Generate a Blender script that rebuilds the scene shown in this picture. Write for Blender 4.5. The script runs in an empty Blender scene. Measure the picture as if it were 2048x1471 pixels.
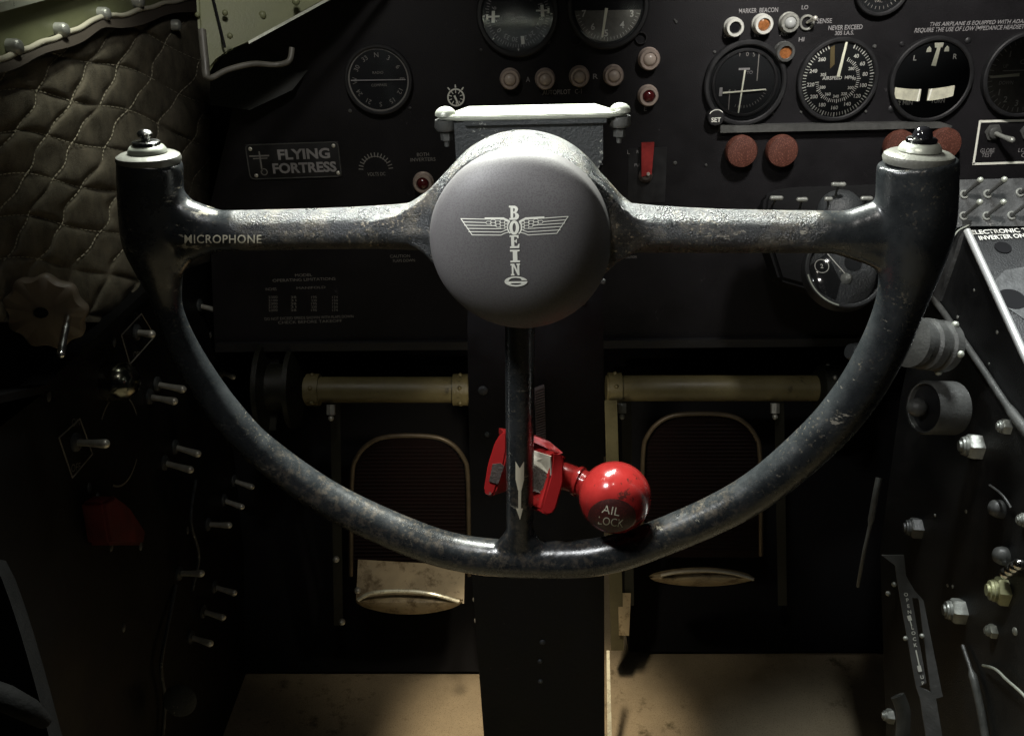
import bpy, bmesh, math, random
from mathutils import Matrix, Vector
random.seed(7)
sc = bpy.context.scene
C = sc.collection
F_PX = 1774.0                      # focal length in photograph pixels
PITCH = math.radians(25.0)         # the camera looks down into the cockpit
M_WORLD = Matrix.Translation((0, 0, 1.0)) @ Matrix.Rotation(-PITCH, 4, 'X')

# ------------------------------------------------------------------ camera
cd = bpy.data.cameras.new("camera"); cam = bpy.data.objects.new("camera", cd); C.objects.link(cam)
cd.sensor_width = 36.0; cd.lens = 36.0 * F_PX / 2048.0
cd.clip_start = 0.01; cd.clip_end = 60
cam.matrix_world = M_WORLD @ Matrix.Rotation(math.radians(90), 4, 'X')
sc.camera = cam
# ------------------------------------------------------------------ world
w = bpy.data.worlds.new("World"); sc.world = w; w.use_nodes = True
w.node_tree.nodes["Background"].inputs[0].default_value = (0.55, 0.6, 0.7, 1)
w.node_tree.nodes["Background"].inputs[1].default_value = 0.004
sc.view_settings.view_transform = 'Standard'
sc.view_settings.look = 'None'
sc.view_settings.exposure = 0.0
sc.view_settings.gamma = 1.0
# ------------------------------------------------------------------ lamps
def lamp(name, kind, loc, target, energy, color, size=0.1, size_y=None, spot=None, blend=0.5, spread=None):
    ld = bpy.data.lights.new(name, kind); ld.energy = energy; ld.color = color
    if kind == 'AREA':
        ld.shape = 'RECTANGLE' if size_y else 'DISK'; ld.size = size
        if size_y: ld.size_y = size_y
        if spread: ld.spread = math.radians(spread)
    else:
        ld.shadow_soft_size = size
    if kind == 'SPOT':
        ld.spot_size = math.radians(spot); ld.spot_blend = blend
    o = bpy.data.objects.new(name, ld); C.objects.link(o)
    d = (Vector(target) - Vector(loc)).normalized()
    o.matrix_world = M_WORLD @ Matrix.Translation(loc) @ d.to_track_quat('-Z', 'Y').to_matrix().to_4x4()
    return o
lamp("windscreen_light", 'AREA', (-0.06, 0.60, 0.70), (0.01, 0.48, 0.04), 5.0, (0.96, 1.0, 0.92), 0.34, 0.10, spread=66)
lamp("cabin_lamp", 'SPOT', (-0.09, -0.15, 0.33), (0.19, 0.60, 0.16), 7.5, (1.0, 0.96, 0.90), 0.03, spot=31, blend=0.8)
lamp("hub_fill", 'SPOT', (-0.15, 0.30, 0.20), (0.03, 0.44, 0.03), 3.9, (0.97, 0.99, 1.0), 0.03, spot=104, blend=0.9)  # added spot that brightens the hub cap, cone kept off the left horn
lamp("panel_fill", 'SPOT', (0.26, 0.42, 0.47), (0.42, 0.97, 0.35), 16, (1.0, 0.97, 0.92), 0.03, spot=70, blend=0.8)  # unseen spot added to lift the right panel's needles and print
lamp("left_dial_fill", 'SPOT', (-0.14, 0.42, 0.42), (-0.22, 0.97, 0.26), 3.0, (1.0, 0.97, 0.90), 0.03, spot=62, blend=0.9)  # unseen spot added so the left dials and placard read
lamp("pedestal_fill", 'AREA', (0.42, 0.62, 0.50), (0.53, 0.80, -0.1), 0.55, (0.95, 1.0, 1.0), 0.12, spread=50)  # unseen area light added to lift the pedestal side and its fittings
lamp("footwell_lamp", 'SPOT', (0.02, 0.82, -0.03), (0.04, 1.20, -0.56), 14, (1.0, 0.84, 0.62), 0.02, spot=44, blend=0.7)
lamp("pedal_fill", 'SPOT', (0.02, 0.80, -0.05), (0.02, 1.15, -0.17), 2.0, (1.0, 0.88, 0.68), 0.012, spot=80, blend=0.8)  # unseen spot added behind the post to brighten the pedal tubes
lamp("frame_light", 'SPOT', (-0.27, 0.62, 0.54), (-0.39, 0.72, 0.39), 6.2, (0.98, 1.0, 0.86), 0.04, spot=54, blend=1.0)
lamp("side_glow", 'AREA', (-0.05, 0.10, 0.45), (-0.40, 0.80, -0.20), 0.16, (1.0, 0.94, 0.84), 0.04)

# ------------------------------------------------------------------ frames
def P(px, py, d): return Vector(((px - 1024) / F_PX * d, d, (735.5 - py) / F_PX * d))
def ray(px, py): return Vector(((px - 1024) / F_PX, 1.0, (735.5 - py) / F_PX))
UP = Vector((0, -math.sin(PITCH), math.cos(PITCH)))
N0 = Vector((0, -math.cos(PITCH), -math.sin(PITCH)))
def frame(o, u, v, n):
    m = Matrix.Identity(4)
    for i, a in enumerate((u, v, n, o)):
        for k in range(3): m[k][i] = a[k]
    return m
def mk(o, yaw=0, roll=0, tilt=0):
    """vertical board facing the viewer: yaw turns its right side nearer, roll lifts it, tilt leans its face up"""
    n = N0.copy(); v = UP.copy(); u = Vector((1, 0, 0))
    t = math.radians(tilt); n, v = n * math.cos(t) + v * math.sin(t), v * math.cos(t) - n * math.sin(t)
    a = math.radians(yaw); u, n = u * math.cos(a) + n * math.sin(a), n * math.cos(a) - u * math.sin(a)
    r = math.radians(roll); u, v = u * math.cos(r) + v * math.sin(r), v * math.cos(r) - u * math.sin(r)
    return frame(Vector(o), u, v, n)
def hit(Fm, px, py, h=0.0):
    """where the sight line through a photograph pixel meets the board's plane (raised by h), in board coordinates"""
    o = Fm.translation; n = Fm.to_3x3().col[2]; r = ray(px, py)
    t = (n.dot(o) + h) / n.dot(r)
    return Fm.inverted() @ (r * t)
def on(Fm, px, py, h=0.0):
    """a frame parallel to the board with its origin under that pixel, plus metres per pixel there"""
    l = hit(Fm, px, py, h); m = Fm @ Matrix.Translation(l)
    return m, m.translation.y / F_PX
YOKE = mk(P(1037, 470, 0.468), yaw=8)
PANEL = mk(P(1675, 160, 0.95), roll=1.9)
COL = mk(P(1057, 300, 0.56), roll=1.2)
SIDE = frame(Vector((-0.40, 0.8, 0)), Vector((0, 1, 0)), Vector((0, 0, 1)), Vector((1, 0, 0)))
PED = frame(Vector((0.45, 0.8, 0)), Vector((0, -1, 0)), Vector((0, 0, 1)), Vector((-1, 0, 0)))

# ------------------------------------------------------------------ objects
MAT_C = {}
TOPS = []
def thing(name, label, cat, m=None, group=None, kind=None):
    o = bpy.data.objects.new(name, None); C.objects.link(o); o.empty_display_size = 0.01
    m = m if m is not None else Matrix.Identity(4)
    o.matrix_world = m; MAT_C[o.name] = m.copy(); TOPS.append(o)
    o['label'] = label; o['category'] = cat
    if group: o['group'] = group
    if kind: o['kind'] = kind
    return o
def part(name, bm, mat, parent=None, local=False, smooth=40, label=None):
    """bm is in camera space unless local (then in the parent's space)"""
    me = bpy.data.meshes.new(name)
    if isinstance(bm, bpy.types.Mesh): me = bm
    else:
        bmesh.ops.remove_doubles(bm, verts=bm.verts, dist=1e-6)
        bmesh.ops.recalc_face_normals(bm, faces=bm.faces)
        bm.to_mesh(me); bm.free()
    me.materials.clear(); me.materials.append(mat)
    if smooth:
        for p in me.polygons: p.use_smooth = True
        me.set_sharp_from_angle(angle=math.radians(smooth))
    if parent is not None and not local: me.transform(MAT_C[parent.name].inverted())
    o = bpy.data.objects.new(name, me); C.objects.link(o)
    if parent is not None:
        o.parent = parent; MAT_C[o.name] = MAT_C[parent.name].copy()
    else:
        TOPS.append(o); MAT_C[o.name] = Matrix.Identity(4)
    if label: o['label'] = label
    return o
def single(name, bm, mat, label, cat, group=None, kind=None, smooth=40):
    o = part(name, bm, mat, None, smooth=smooth)
    if kind: o['kind'] = kind
    else: o['label'] = label; o['category'] = cat
    if group: o['group'] = group
    return o
def recentre(o):
    me = o.data; c = sum((v.co for v in me.vertices), Vector()) / max(1, len(me.vertices))
    me.transform(Matrix.Translation(-c)); o.matrix_world = Matrix.Translation(c)
    MAT_C[o.name] = Matrix.Translation(c)
    return o
def copy_tree(root, m, label):
    r = root.copy(); C.objects.link(r); r.matrix_world = m; r['label'] = label; TOPS.append(r)
    MAT_C[r.name] = m.copy()
    def rec(a, b):
        for ch in list(a.children):
            c = ch.copy(); C.objects.link(c); c.parent = b; rec(ch, c)
    rec(root, r)
    return r

# ------------------------------------------------------------------ shapes
def BM(): return bmesh.new()
def box(bm, m, sx, sy, sz, cx=0, cy=0, cz=0, bevel=0.0):
    r = bmesh.ops.create_cube(bm, size=1.0)
    vs = r['verts']
    bmesh.ops.transform(bm, matrix=m @ Matrix.Translation((cx, cy, cz)) @ Matrix.Diagonal((sx, sy, sz, 1)), verts=vs)
    if bevel > 0:
        es = list({e for v in vs for e in v.link_edges})
        bmesh.ops.bevel(bm, geom=es, offset=bevel, segments=2, affect='EDGES', profile=0.6)
def lathe(bm, m, prof, seg=40, sx=1, sy=1, cap0=True, cap1=True, lobes=0, lobe_amp=0):
    """profile (radius, height) about the local z axis"""
    rings = []
    for (r, h) in prof:
        ring = []
        for i in range(seg):
            a = 2 * math.pi * i / seg
            rr = r * (1 + lobe_amp * math.cos(lobes * a)) if lobes else r
            ring.append(bm.verts.new(m @ Vector((rr * math.cos(a) * sx, rr * math.sin(a) * sy, h))))
        rings.append(ring)
    for a, b in zip(rings, rings[1:]):
        for i in range(seg):
            j = (i + 1) % seg
            bm.faces.new((a[i], a[j], b[j], b[i]))
    if cap0: bm.faces.new(rings[0][::-1])
    if cap1: bm.faces.new(rings[-1])
def ring(bm, m, ro, ri, h0, h1, seg=48, b=0.0):
    b = b or (ro - ri) * 0.25
    prof = [(ro, h0), (ro, h1 - b), (ro - b, h1), (ri + b, h1), (ri, h1 - b), (ri, h0)]
    rings = []
    for (r, h) in prof:
        rings.append([bm.verts.new(m @ Vector((r * math.cos(2 * math.pi * i / seg), r * math.sin(2 * math.pi * i / seg), h))) for i in range(seg)])
    for a, c in zip(rings, rings[1:] + rings[:1]):
        for i in range(seg):
            j = (i + 1) % seg; bm.faces.new((a[i], a[j], c[j], c[i]))
def frames_along(pts):
    out = []; prev = None
    for i, p in enumerate(pts):
        t = (pts[min(i + 1, len(pts) - 1)] - pts[max(i - 1, 0)]).normalized()
        if prev is None:
            a = Vector((0, 0, 1)) if abs(t.z) < 0.9 else Vector((1, 0, 0))
            n = t.cross(a).normalized()
        else:
            n = (prev - t * prev.dot(t)).normalized()
        prev = n; out.append((t, n, t.cross(n)))
    return out
def tube(bm, pts, rad, seg=12, round_ends=False, flat=1.0):
    pts = [Vector(p) for p in pts]
    if not isinstance(rad, (list, tuple)): rad = [rad] * len(pts)
    fr = frames_along(pts); rings = []
    for p, r, (t, n, b) in zip(pts, rad, fr):
        rings.append([bm.verts.new(p + n * r * math.cos(2 * math.pi * i / seg) + b * r * flat * math.sin(2 * math.pi * i / seg)) for i in range(seg)])
    for a, c in zip(rings, rings[1:]):
        for i in range(seg):
            j = (i + 1) % seg; bm.faces.new((a[i], a[j], c[j], c[i]))
    bm.faces.new(rings[0][::-1]); bm.faces.new(rings[-1])
    if round_ends:
        ball(bm, pts[0], rad[0] * 0.99); ball(bm, pts[-1], rad[-1] * 0.99)
def ball(bm, c, r, sx=1, sy=1, sz=1, seg=24, m=None):
    mm = (m or Matrix.Identity(4)) if m is not None else Matrix.Translation(c)
    bmesh.ops.create_uvsphere(bm, u_segments=seg, v_segments=seg // 2, radius=r,
                              matrix=mm @ Matrix.Diagonal((sx, sy, sz, 1)))
def prism(bm, front, back):
    a = [bm.verts.new(Vector(p)) for p in front]; b = [bm.verts.new(Vector(p)) for p in back]
    bm.faces.new(a); bm.faces.new(b[::-1])
    for i in range(len(a)):
        j = (i + 1) % len(a); bm.faces.new((a[j], a[i], b[i], b[j]))
def prism_on(bm, Fm, pix, h0, h1):
    """solid board with the outline of these pixels on the board's plane at height h1, down to h0"""
    top = [hit(Fm, x, y, h1) for x, y in pix]
    prism(bm, [Fm @ p for p in top], [Fm @ Vector((p.x, p.y, h0)) for p in top])
def spline(pts, n=8):
    pts = [Vector(p) for p in pts]; out = []
    for i in range(len(pts) - 1):
        p0 = pts[max(i - 1, 0)]; p1 = pts[i]; p2 = pts[i + 1]; p3 = pts[min(i + 2, len(pts) - 1)]
        for k in range(n):
            t = k / n
            out.append(0.5 * ((2 * p1) + (p2 - p0) * t + (2 * p0 - 5 * p1 + 4 * p2 - p3) * t * t + (3 * p1 - p0 - 3 * p2 + p3) * t ** 3))
    out.append(pts[-1]); return out
def hexnut(bm, m, r, h, z0=0):
    lathe(bm, m, [(r * 0.93, z0), (r, z0 + h * 0.1), (r, z0 + h * 0.88), (r * 0.88, z0 + h)], seg=6)
def text_mesh(s, w=None, h=None, bold=0.0, space=1.0, align='CENTER', shear=0.0, extrude=0.0):
    cu = bpy.data.curves.new("t", 'FONT'); cu.body = s; cu.align_x = align; cu.align_y = 'CENTER'
    cu.offset = bold; cu.space_character = space; cu.extrude = extrude; cu.resolution_u = 3
    o = bpy.data.objects.new("t", cu); C.objects.link(o)
    dg = bpy.context.evaluated_depsgraph_get(); me = bpy.data.meshes.new_from_object(o.evaluated_get(dg))
    bpy.data.objects.remove(o); bpy.data.curves.remove(cu)
    xs = [v.co.x for v in me.vertices]; ys = [v.co.y for v in me.vertices]
    if not xs: return me
    W = max(xs) - min(xs); H = max(ys) - min(ys)
    cx = (max(xs) + min(xs)) / 2; cy = (max(ys) + min(ys)) / 2
    sx = w / W if w else h / H; sy = h / H if h else sx
    me.transform(Matrix.Diagonal((sx, sy, 1 if not extrude else sx, 1)) @ Matrix.Translation((-cx, -cy, 0)))
    if shear:
        for v in me.vertices: v.co.x += v.co.y * shear
    return me
def add_mesh(bm, me, m):
    me.transform(m); bm.from_mesh(me); bpy.data.meshes.remove(me)
def words(bm, m, s, w=None, h=None, rot=0.0, x=0, y=0, z=0.0, **k):
    add_mesh(bm, text_mesh(s, w, h, **k), m @ Matrix.Translation((x, y, z)) @ Matrix.Rotation(rot, 4, 'Z'))
def strip(bm, m, pts, wd, z=0.0):
    """flat painted line through 2D points"""
    pts = [Vector((p[0], p[1])) for p in pts]
    for a, b in zip(pts, pts[1:]):
        d = (b - a)
        if d.length < 1e-9: continue
        d.normalize(); n = Vector((-d.y, d.x)) * wd / 2
        e = d * wd * 0.3
        vs = [bm.verts.new(m @ Vector((q.x, q.y, z))) for q in (a - n - e, b - n + e, b + n + e, a + n - e)]
        bm.faces.new(vs)
def ticks(bm, m, r0, r1, n, wd, z, a0=0, a1=360, every=None, r1b=None, wdb=None):
    for i in range(n + (0 if a1 - a0 == 360 else 1)):
        a = math.radians(a0 + (a1 - a0) * i / n)
        big = every and i % every == 0
        ro = r1b if big and r1b else r1
        strip(bm, m, [(r0 * math.sin(a), r0 * math.cos(a)), (ro * math.sin(a), ro * math.cos(a))], (wdb if big and wdb else wd), z)
def poly2(bm, m, pts, z=0.0):
    bm.faces.new([bm.verts.new(m @ Vector((x, y, z))) for x, y in pts])
def arc2(bm, m, r, a0, a1, wd, z, n=40, cx=0, cy=0):
    pr = None
    for i in range(n + 1):
        a = math.radians(a0 + (a1 - a0) * i / n); s, c_ = math.sin(a), math.cos(a)
        q = [bm.verts.new(m @ Vector((cx + (r - wd / 2) * s, cy + (r - wd / 2) * c_, z))), bm.verts.new(m @ Vector((cx + (r + wd / 2) * s, cy + (r + wd / 2) * c_, z)))]
        if pr: bm.faces.new((pr[0], pr[1], q[1], q[0]))
        pr = q
def scale_pixels(pts, ox, oy, k): return [((x - ox) * k, -(y - oy) * k) for x, y in pts]

# ------------------------------------------------------------------ materials
def mat(name, col, rough=0.5, metal=0.0, bump=0.0, bscale=300, wear=None, wscale=120, wlo=0.58, whi=0.66, vary=0.0, vscale=20,
        spec=0.5, coat=0.0, speck=None, emit=None, trans=0.0):
    m = bpy.data.materials.new(name); m.use_nodes = True; nt = m.node_tree; N = nt.nodes; L = nt.links
    b = N["Principled BSDF"]
    b.inputs["Base Color"].default_value = (*col, 1); b.inputs["Roughness"].default_value = rough
    b.inputs["Metallic"].default_value = metal; b.inputs["Specular IOR Level"].default_value = spec
    b.inputs["Coat Weight"].default_value = coat; b.inputs["Coat Roughness"].default_value = 0.08
    b.inputs["Transmission Weight"].default_value = trans
    tc = N.new("ShaderNodeTexCoord")
    cur = None
    def noise(s, det=4, rgh=0.6):
        n = N.new("ShaderNodeTexNoise"); n.inputs["Scale"].default_value = s; n.inputs["Detail"].default_value = det
        n.inputs["Roughness"].default_value = rgh; L.new(tc.outputs["Object"], n.inputs["Vector"]); return n
    def ramp(src, lo, hi):
        r = N.new("ShaderNodeMapRange"); r.inputs[1].default_value = lo; r.inputs[2].default_value = hi
        L.new(src, r.inputs[0]); return r.outputs[0]
    def mixc(fac, a, c):
        x = N.new("ShaderNodeMix"); x.data_type = 'RGBA'; L.new(fac, x.inputs[0])
        if isinstance(a, tuple): x.inputs[6].default_value = (*a, 1)
        else: L.new(a, x.inputs[6])
        if isinstance(c, tuple): x.inputs[7].default_value = (*c, 1)
        else: L.new(c, x.inputs[7])
        return x.outputs[2]
    cur = col
    rcur = None
    if vary:
        nv = noise(vscale, 5, 0.65)
        cur = mixc(ramp(nv.outputs[0], 0.32, 0.68), tuple(c * (1 - vary) for c in col), tuple(min(1, c * (1 + vary)) for c in col))
        rr = N.new("ShaderNodeMapRange"); rr.inputs[1].default_value = 0.3; rr.inputs[2].default_value = 0.7
        rr.inputs[3].default_value = max(0.05, rough - 0.1); rr.inputs[4].default_value = min(1, rough + 0.12)
        L.new(nv.outputs[0], rr.inputs[0]); rcur = rr.outputs[0]
    if speck:
        ns = noise(speck[1], 2, 0.5); cur = mixc(ramp(ns.outputs[0], speck[2], speck[2] + 0.06), cur, speck[0])
    if wear:
        nw = noise(wscale, 8, 0.75); nb = noise(wscale * 0.12, 3, 0.5)
        ad = N.new("ShaderNodeMath"); ad.operation = 'MULTIPLY_ADD'; L.new(nb.outputs[0], ad.inputs[0]); ad.inputs[1].default_value = 0.6
        L.new(nw.outputs[0], ad.inputs[2])
        f = ramp(ad.outputs[0], wlo + 0.3, whi + 0.3); cur = mixc(f, cur, wear)
    if not isinstance(cur, tuple): L.new(cur, b.inputs["Base Color"])
    if rcur is not None: L.new(rcur, b.inputs["Roughness"])
    if bump:
        nb2 = noise(bscale, 5, 0.6); bp = N.new("ShaderNodeBump"); bp.inputs["Strength"].default_value = bump
        bp.inputs["Distance"].default_value = 0.002; L.new(nb2.outputs[0], bp.inputs["Height"]); L.new(bp.outputs[0], b.inputs["Normal"])
    if emit: b.inputs["Emission Color"].default_value = (*emit[0], 1); b.inputs["Emission Strength"].default_value = emit[1]
    return m
M = {}
def yoke_mat():
    m = bpy.data.materials.new("worn_yoke_paint"); m.use_nodes = True; nt = m.node_tree; N = nt.nodes; L = nt.links; b = N["Principled BSDF"]
    tc = N.new("ShaderNodeTexCoord"); sx = N.new("ShaderNodeSeparateXYZ"); L.new(tc.outputs["Object"], sx.inputs[0])
    def nz(sc_, det, r):
        n = N.new("ShaderNodeTexNoise"); n.inputs["Scale"].default_value = sc_; n.inputs["Detail"].default_value = det; n.inputs["Roughness"].default_value = r
        L.new(tc.outputs["Object"], n.inputs["Vector"]); return n.outputs[0]
    def mr(src, a, c, d=0.0, e=1.0):
        r = N.new("ShaderNodeMapRange"); r.inputs[1].default_value = a; r.inputs[2].default_value = c; r.inputs[3].default_value = d; r.inputs[4].default_value = e
        L.new(src, r.inputs[0]); return r.outputs[0]
    def mt_(op, a, c=None):
        x = N.new("ShaderNodeMath"); x.operation = op
        for i, v in enumerate((a, c)):
            if v is None: continue
            if isinstance(v, (int, float)): x.inputs[i].default_value = v
            else: L.new(v, x.inputs[i])
        return x.outputs[0]
    def mix(f, a, c):
        x = N.new("ShaderNodeMix"); x.data_type = 'RGBA'; L.new(f, x.inputs[0])
        for k, v in ((6, a), (7, c)):
            if isinstance(v, tuple): x.inputs[k].default_value = (*v, 1)
            else: L.new(v, x.inputs[k])
        return x.outputs[2]
    # crackle paint on hub and crossbars, smoother handled paint on horns and rim
    big = nz(22, 3, .5)
    ax = mt_('ADD', mt_('ABSOLUTE', sx.outputs[0]), mt_('MULTIPLY', mt_('SUBTRACT', big, .5), .05))
    crackle = mt_('MULTIPLY', mr(ax, .160, .148), mr(sx.outputs[1], -.05, -.03))
    base = mix(mr(nz(30, 5, .65), .3, .7), (.013, .0150, .0165), (.033, .0365, .0385))
    dust = mix(mr(nz(70, 6, .7), .5, .66), base, (.135, .122, .095))
    base2 = mix(crackle, base, dust)
    fine = nz(520, 3, .6)
    spk = mt_('MULTIPLY', mt_('MULTIPLY', mr(fine, .58, .70), mr(nz(34, 4, .65), .46, .62)), mr(crackle, 0, 1, .22, 1.0))
    col_ = mix(spk, base2, (.50, .42, .29))
    mpn = N.new("ShaderNodeMapping"); mpn.inputs["Scale"].default_value = (60, 160, 60); mpn.inputs["Rotation"].default_value = (0, 0, .7); L.new(tc.outputs["Object"], mpn.inputs[0])
    ns = N.new("ShaderNodeTexNoise"); ns.inputs["Scale"].default_value = 1.0; ns.inputs["Detail"].default_value = 9; ns.inputs["Roughness"].default_value = .75; L.new(mpn.outputs[0], ns.inputs["Vector"])
    clus = mr(nz(13, 2, .5), .46, .56)
    chips = mt_('MULTIPLY', mr(ns.outputs[0], .615, .635), clus); col_ = mix(chips, col_, (.40, .37, .30))
    low = mt_('MULTIPLY', mr(sx.outputs[1], -.135, -.155), mr(nz(160, 6, .8), .50, .60)); col_ = mix(mt_('MULTIPLY', low, .32), col_, (.18, .145, .105))
    L.new(col_, b.inputs["Base Color"])
    L.new(mt_('ADD', mr(nz(60, 5, .7), .3, .7, .16, .40), mt_('MULTIPLY', crackle, .03)), b.inputs["Roughness"]); b.inputs["Specular IOR Level"].default_value = .8
    bp = N.new("ShaderNodeBump"); bp.inputs["Distance"].default_value = .0016; L.new(mr(crackle, 0, 1, .06, .75), bp.inputs["Strength"]); L.new(nz(1000, 4, .65), bp.inputs["Height"])
    bp2 = N.new("ShaderNodeBump"); bp2.inputs["Distance"].default_value = .004; bp2.inputs["Strength"].default_value = .16; L.new(nz(48, 4, .5), bp2.inputs["Height"]); L.new(bp.outputs[0], bp2.inputs["Normal"])
    L.new(bp2.outputs[0], b.inputs["Normal"]); return m
M['yoke'] = yoke_mat()
M['cap'] = mat("matte_grey_cap", (0.125, 0.121, 0.120), 0.52, bump=0.10, bscale=1500, vary=0.14, vscale=9, wear=(.19, .185, .18), wscale=38, wlo=.66, whi=.86, spec=0.4, speck=((0.104, 0.097, 0.099), 1300, 0.50))
M['capmetal'] = mat("brushed_bare_metal", (0.72, 0.70, 0.62), 0.34, metal=0.55, bump=0.15, bscale=300, vary=0.15, vscale=60)
M['chrome'] = mat("polished_steel", (0.75, 0.75, 0.72), 0.16, metal=1.0, vary=0.1, vscale=90)
M['steel'] = mat("dull_steel", (0.42, 0.42, 0.38), 0.42, metal=0.6, bump=0.2, bscale=400, vary=0.25, vscale=80)
M['button'] = mat("glossy_black_button", (0.012, 0.012, 0.014), 0.07, coat=0.6)
M['white'] = mat("white_paint", (0.88, 0.88, 0.78), 0.5, vary=0.08, vscale=80)
M['cream'] = mat("chipped_cream_paint", (0.85, 0.78, 0.60), 0.55, wear=(0.10, 0.08, 0.06), wscale=260, wlo=0.66, whi=0.70)
M['stamp'] = mat("pale_filled_stamping", (0.62, 0.58, 0.44), 0.55, wear=(0.10, 0.09, 0.08), wscale=300, wlo=0.62, whi=0.68)
M['column'] = mat("black_column_paint", (0.007, 0.007, 0.008), 0.55, bump=0.2, bscale=200, vary=0.4, vscale=30, spec=0.2, wear=(.035, .033, .030), wscale=130, wlo=.70, whi=.76)
M['bracket'] = mat("speckled_black_crackle_paint", (0.040, 0.044, 0.046), 0.45, bump=0.5, bscale=500, wear=(0.30, 0.31, 0.28), wscale=260, wlo=0.66, whi=0.70)
M['plate'] = mat("bare_aluminium", (0.46, 0.48, 0.41), 0.36, metal=0.45, bump=0.12, bscale=220, vary=0.14, vscale=30, wear=(.22, .22, .18), wscale=90, wlo=.66, whi=.76)
M['panel'] = mat("black_panel_paint", (0.0085, 0.0078, 0.009), 0.55, bump=0.25, bscale=900, vary=0.4, vscale=9, spec=0.25, wear=(.035, .032, .034), wscale=210, wlo=.70, whi=.74)
M['bezel'] = mat("black_bezel_paint", (0.012, 0.012, 0.013), 0.5, vary=0.2, vscale=60)
M['face'] = mat("black_dial_face", (0.010, 0.011, 0.012), 0.6, spec=0.2)
M['greyface'] = mat("hazy_grey_dial_face", (0.16, 0.155, 0.135), 0.6, vary=0.22, vscale=120)
M['ink'] = mat("dial_white_print", (0.70, 0.70, 0.64), 0.6)
M['dimink'] = mat("faded_panel_print", (0.27, 0.26, 0.26), 0.6)
M['faint'] = mat("worn_away_print", (0.20, 0.19, 0.175), 0.6)
M['needle'] = mat("luminous_needle_paint", (0.80, 0.80, 0.66), 0.5)
M['lampring'] = mat("aged_pink_alloy", (0.42, 0.34, 0.29), 0.42, metal=0.25, bump=0.1, bscale=500, vary=0.2, vscale=150)
M['lampglass'] = mat("frosted_lamp_cap", (0.48, 0.40, 0.34), 0.3, vary=0.15, vscale=150)
M['whitering'] = mat("white_bezel_enamel", (0.60, 0.60, 0.55), 0.4, vary=0.12, vscale=200)
M['amber'] = mat("amber_lens", (0.26, 0.10, 0.035), 0.12, coat=0.5, vary=0.5, vscale=260)
M['darkred'] = mat("dark_red_lens", (0.07, 0.010, 0.010), 0.08, coat=0.6)
M['clear'] = mat("clear_faceted_lens", (0.40, 0.41, 0.40), 0.12, coat=0.6)
M['rust'] = mat("faded_red_knob", (0.080, 0.027, 0.017), 0.5, bump=0.25, bscale=600, speck=((0.20, 0.075, 0.055), 900, 0.56), vary=0.35, vscale=45)
M['red'] = mat("glossy_red_enamel", (0.33, 0.022, 0.020), 0.20, bump=0.05, bscale=90, coat=0.5, vary=0.18, vscale=45, wear=(.09, .02, .016), wscale=150, wlo=.64, whi=.68)
M['redworn'] = mat("chipped_red_enamel", (0.38, 0.020, 0.020), 0.28, bump=0.1, bscale=200, coat=0.3, wear=(0.20, 0.12, 0.10), wscale=110, wlo=0.64, whi=0.68)
M['rubber'] = mat("brown_black_pad", (0.060, 0.045, 0.038), 0.7, bump=0.5, bscale=500, vary=0.3, vscale=80)
M['wornwhite'] = mat("bare_white_patch", (0.60, 0.55, 0.46), 0.55, vary=0.2, vscale=80)
M['decal'] = mat("dark_maroon_decal", (0.055, 0.012, 0.010), 0.5, speck=((0.10, 0.02, 0.015), 900, 0.55))
M['flagred'] = mat("flat_red_paint", (0.26, 0.020, 0.018), 0.5, vary=0.4, vscale=70, wear=(.06, .02, .016), wscale=110, wlo=.64, whi=.72)
M['olive'] = mat("olive_zinc_primer", (0.125, 0.105, 0.048), 0.40, bump=0.15, bscale=400, wear=(0.055, 0.045, 0.02), wscale=150, wlo=0.66, whi=0.74, vary=0.2, vscale=25)
M['darkolive'] = mat("dark_green_paint", (0.009, 0.0095, 0.005), 0.5, bump=0.15, bscale=300, vary=0.3, vscale=30)
M['pad'] = mat("ribbed_black_rubber", (0.006, 0.0020, 0.0018), 0.7, spec=0.15, vary=0.3, vscale=60)
M['tan'] = mat("scuffed_tan_plate", (0.34, 0.275, 0.17), 0.45, bump=0.1, bscale=200, wear=(0.12, 0.085, 0.04), wscale=60, wlo=0.56, whi=0.70, vary=0.2, vscale=20)
M['brightlip'] = mat("bright_edge_metal", (0.90, 0.85, 0.66), 0.28, metal=0.3, vary=0.2, vscale=90)
M['floor'] = mat("dusty_tan_floor_paint", (0.31, 0.25, 0.16), 0.75, bump=0.3, bscale=500, wear=(0.09, 0.07, 0.035), wscale=40, wlo=0.60, whi=0.74, vary=0.2, vscale=9, speck=((0.22, 0.17, 0.10), 800, 0.56))
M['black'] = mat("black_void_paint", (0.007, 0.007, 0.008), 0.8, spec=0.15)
M['green'] = mat("interior_green_paint", (0.155, 0.165, 0.088), 0.5, bump=0.12, bscale=500, vary=0.15, vscale=14)
M['quilt'] = mat("olive_brown_quilted_cloth", (0.128, 0.112, 0.082), 0.85, bump=0.8, bscale=900, vary=0.45, vscale=45, spec=0.2, speck=((0.16, 0.15, 0.12), 1100, 0.58))
M['thread'] = mat("pale_thread", (0.38, 0.35, 0.26), 0.8)
M['piping'] = mat("piping_cord", (0.50, 0.48, 0.38), 0.6, bump=0.3, bscale=600)
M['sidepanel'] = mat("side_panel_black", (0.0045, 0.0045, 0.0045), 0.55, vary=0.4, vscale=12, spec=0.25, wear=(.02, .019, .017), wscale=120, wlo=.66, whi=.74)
M['brown'] = mat("brown_wheel_paint", (0.15, 0.12, 0.085), 0.5, vary=0.25, vscale=40)
M['pedestal'] = mat("black_crinkle_pedestal", (0.013, 0.0135, 0.014), 0.45, bump=0.35, bscale=600, vary=0.4, vscale=14)
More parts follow.
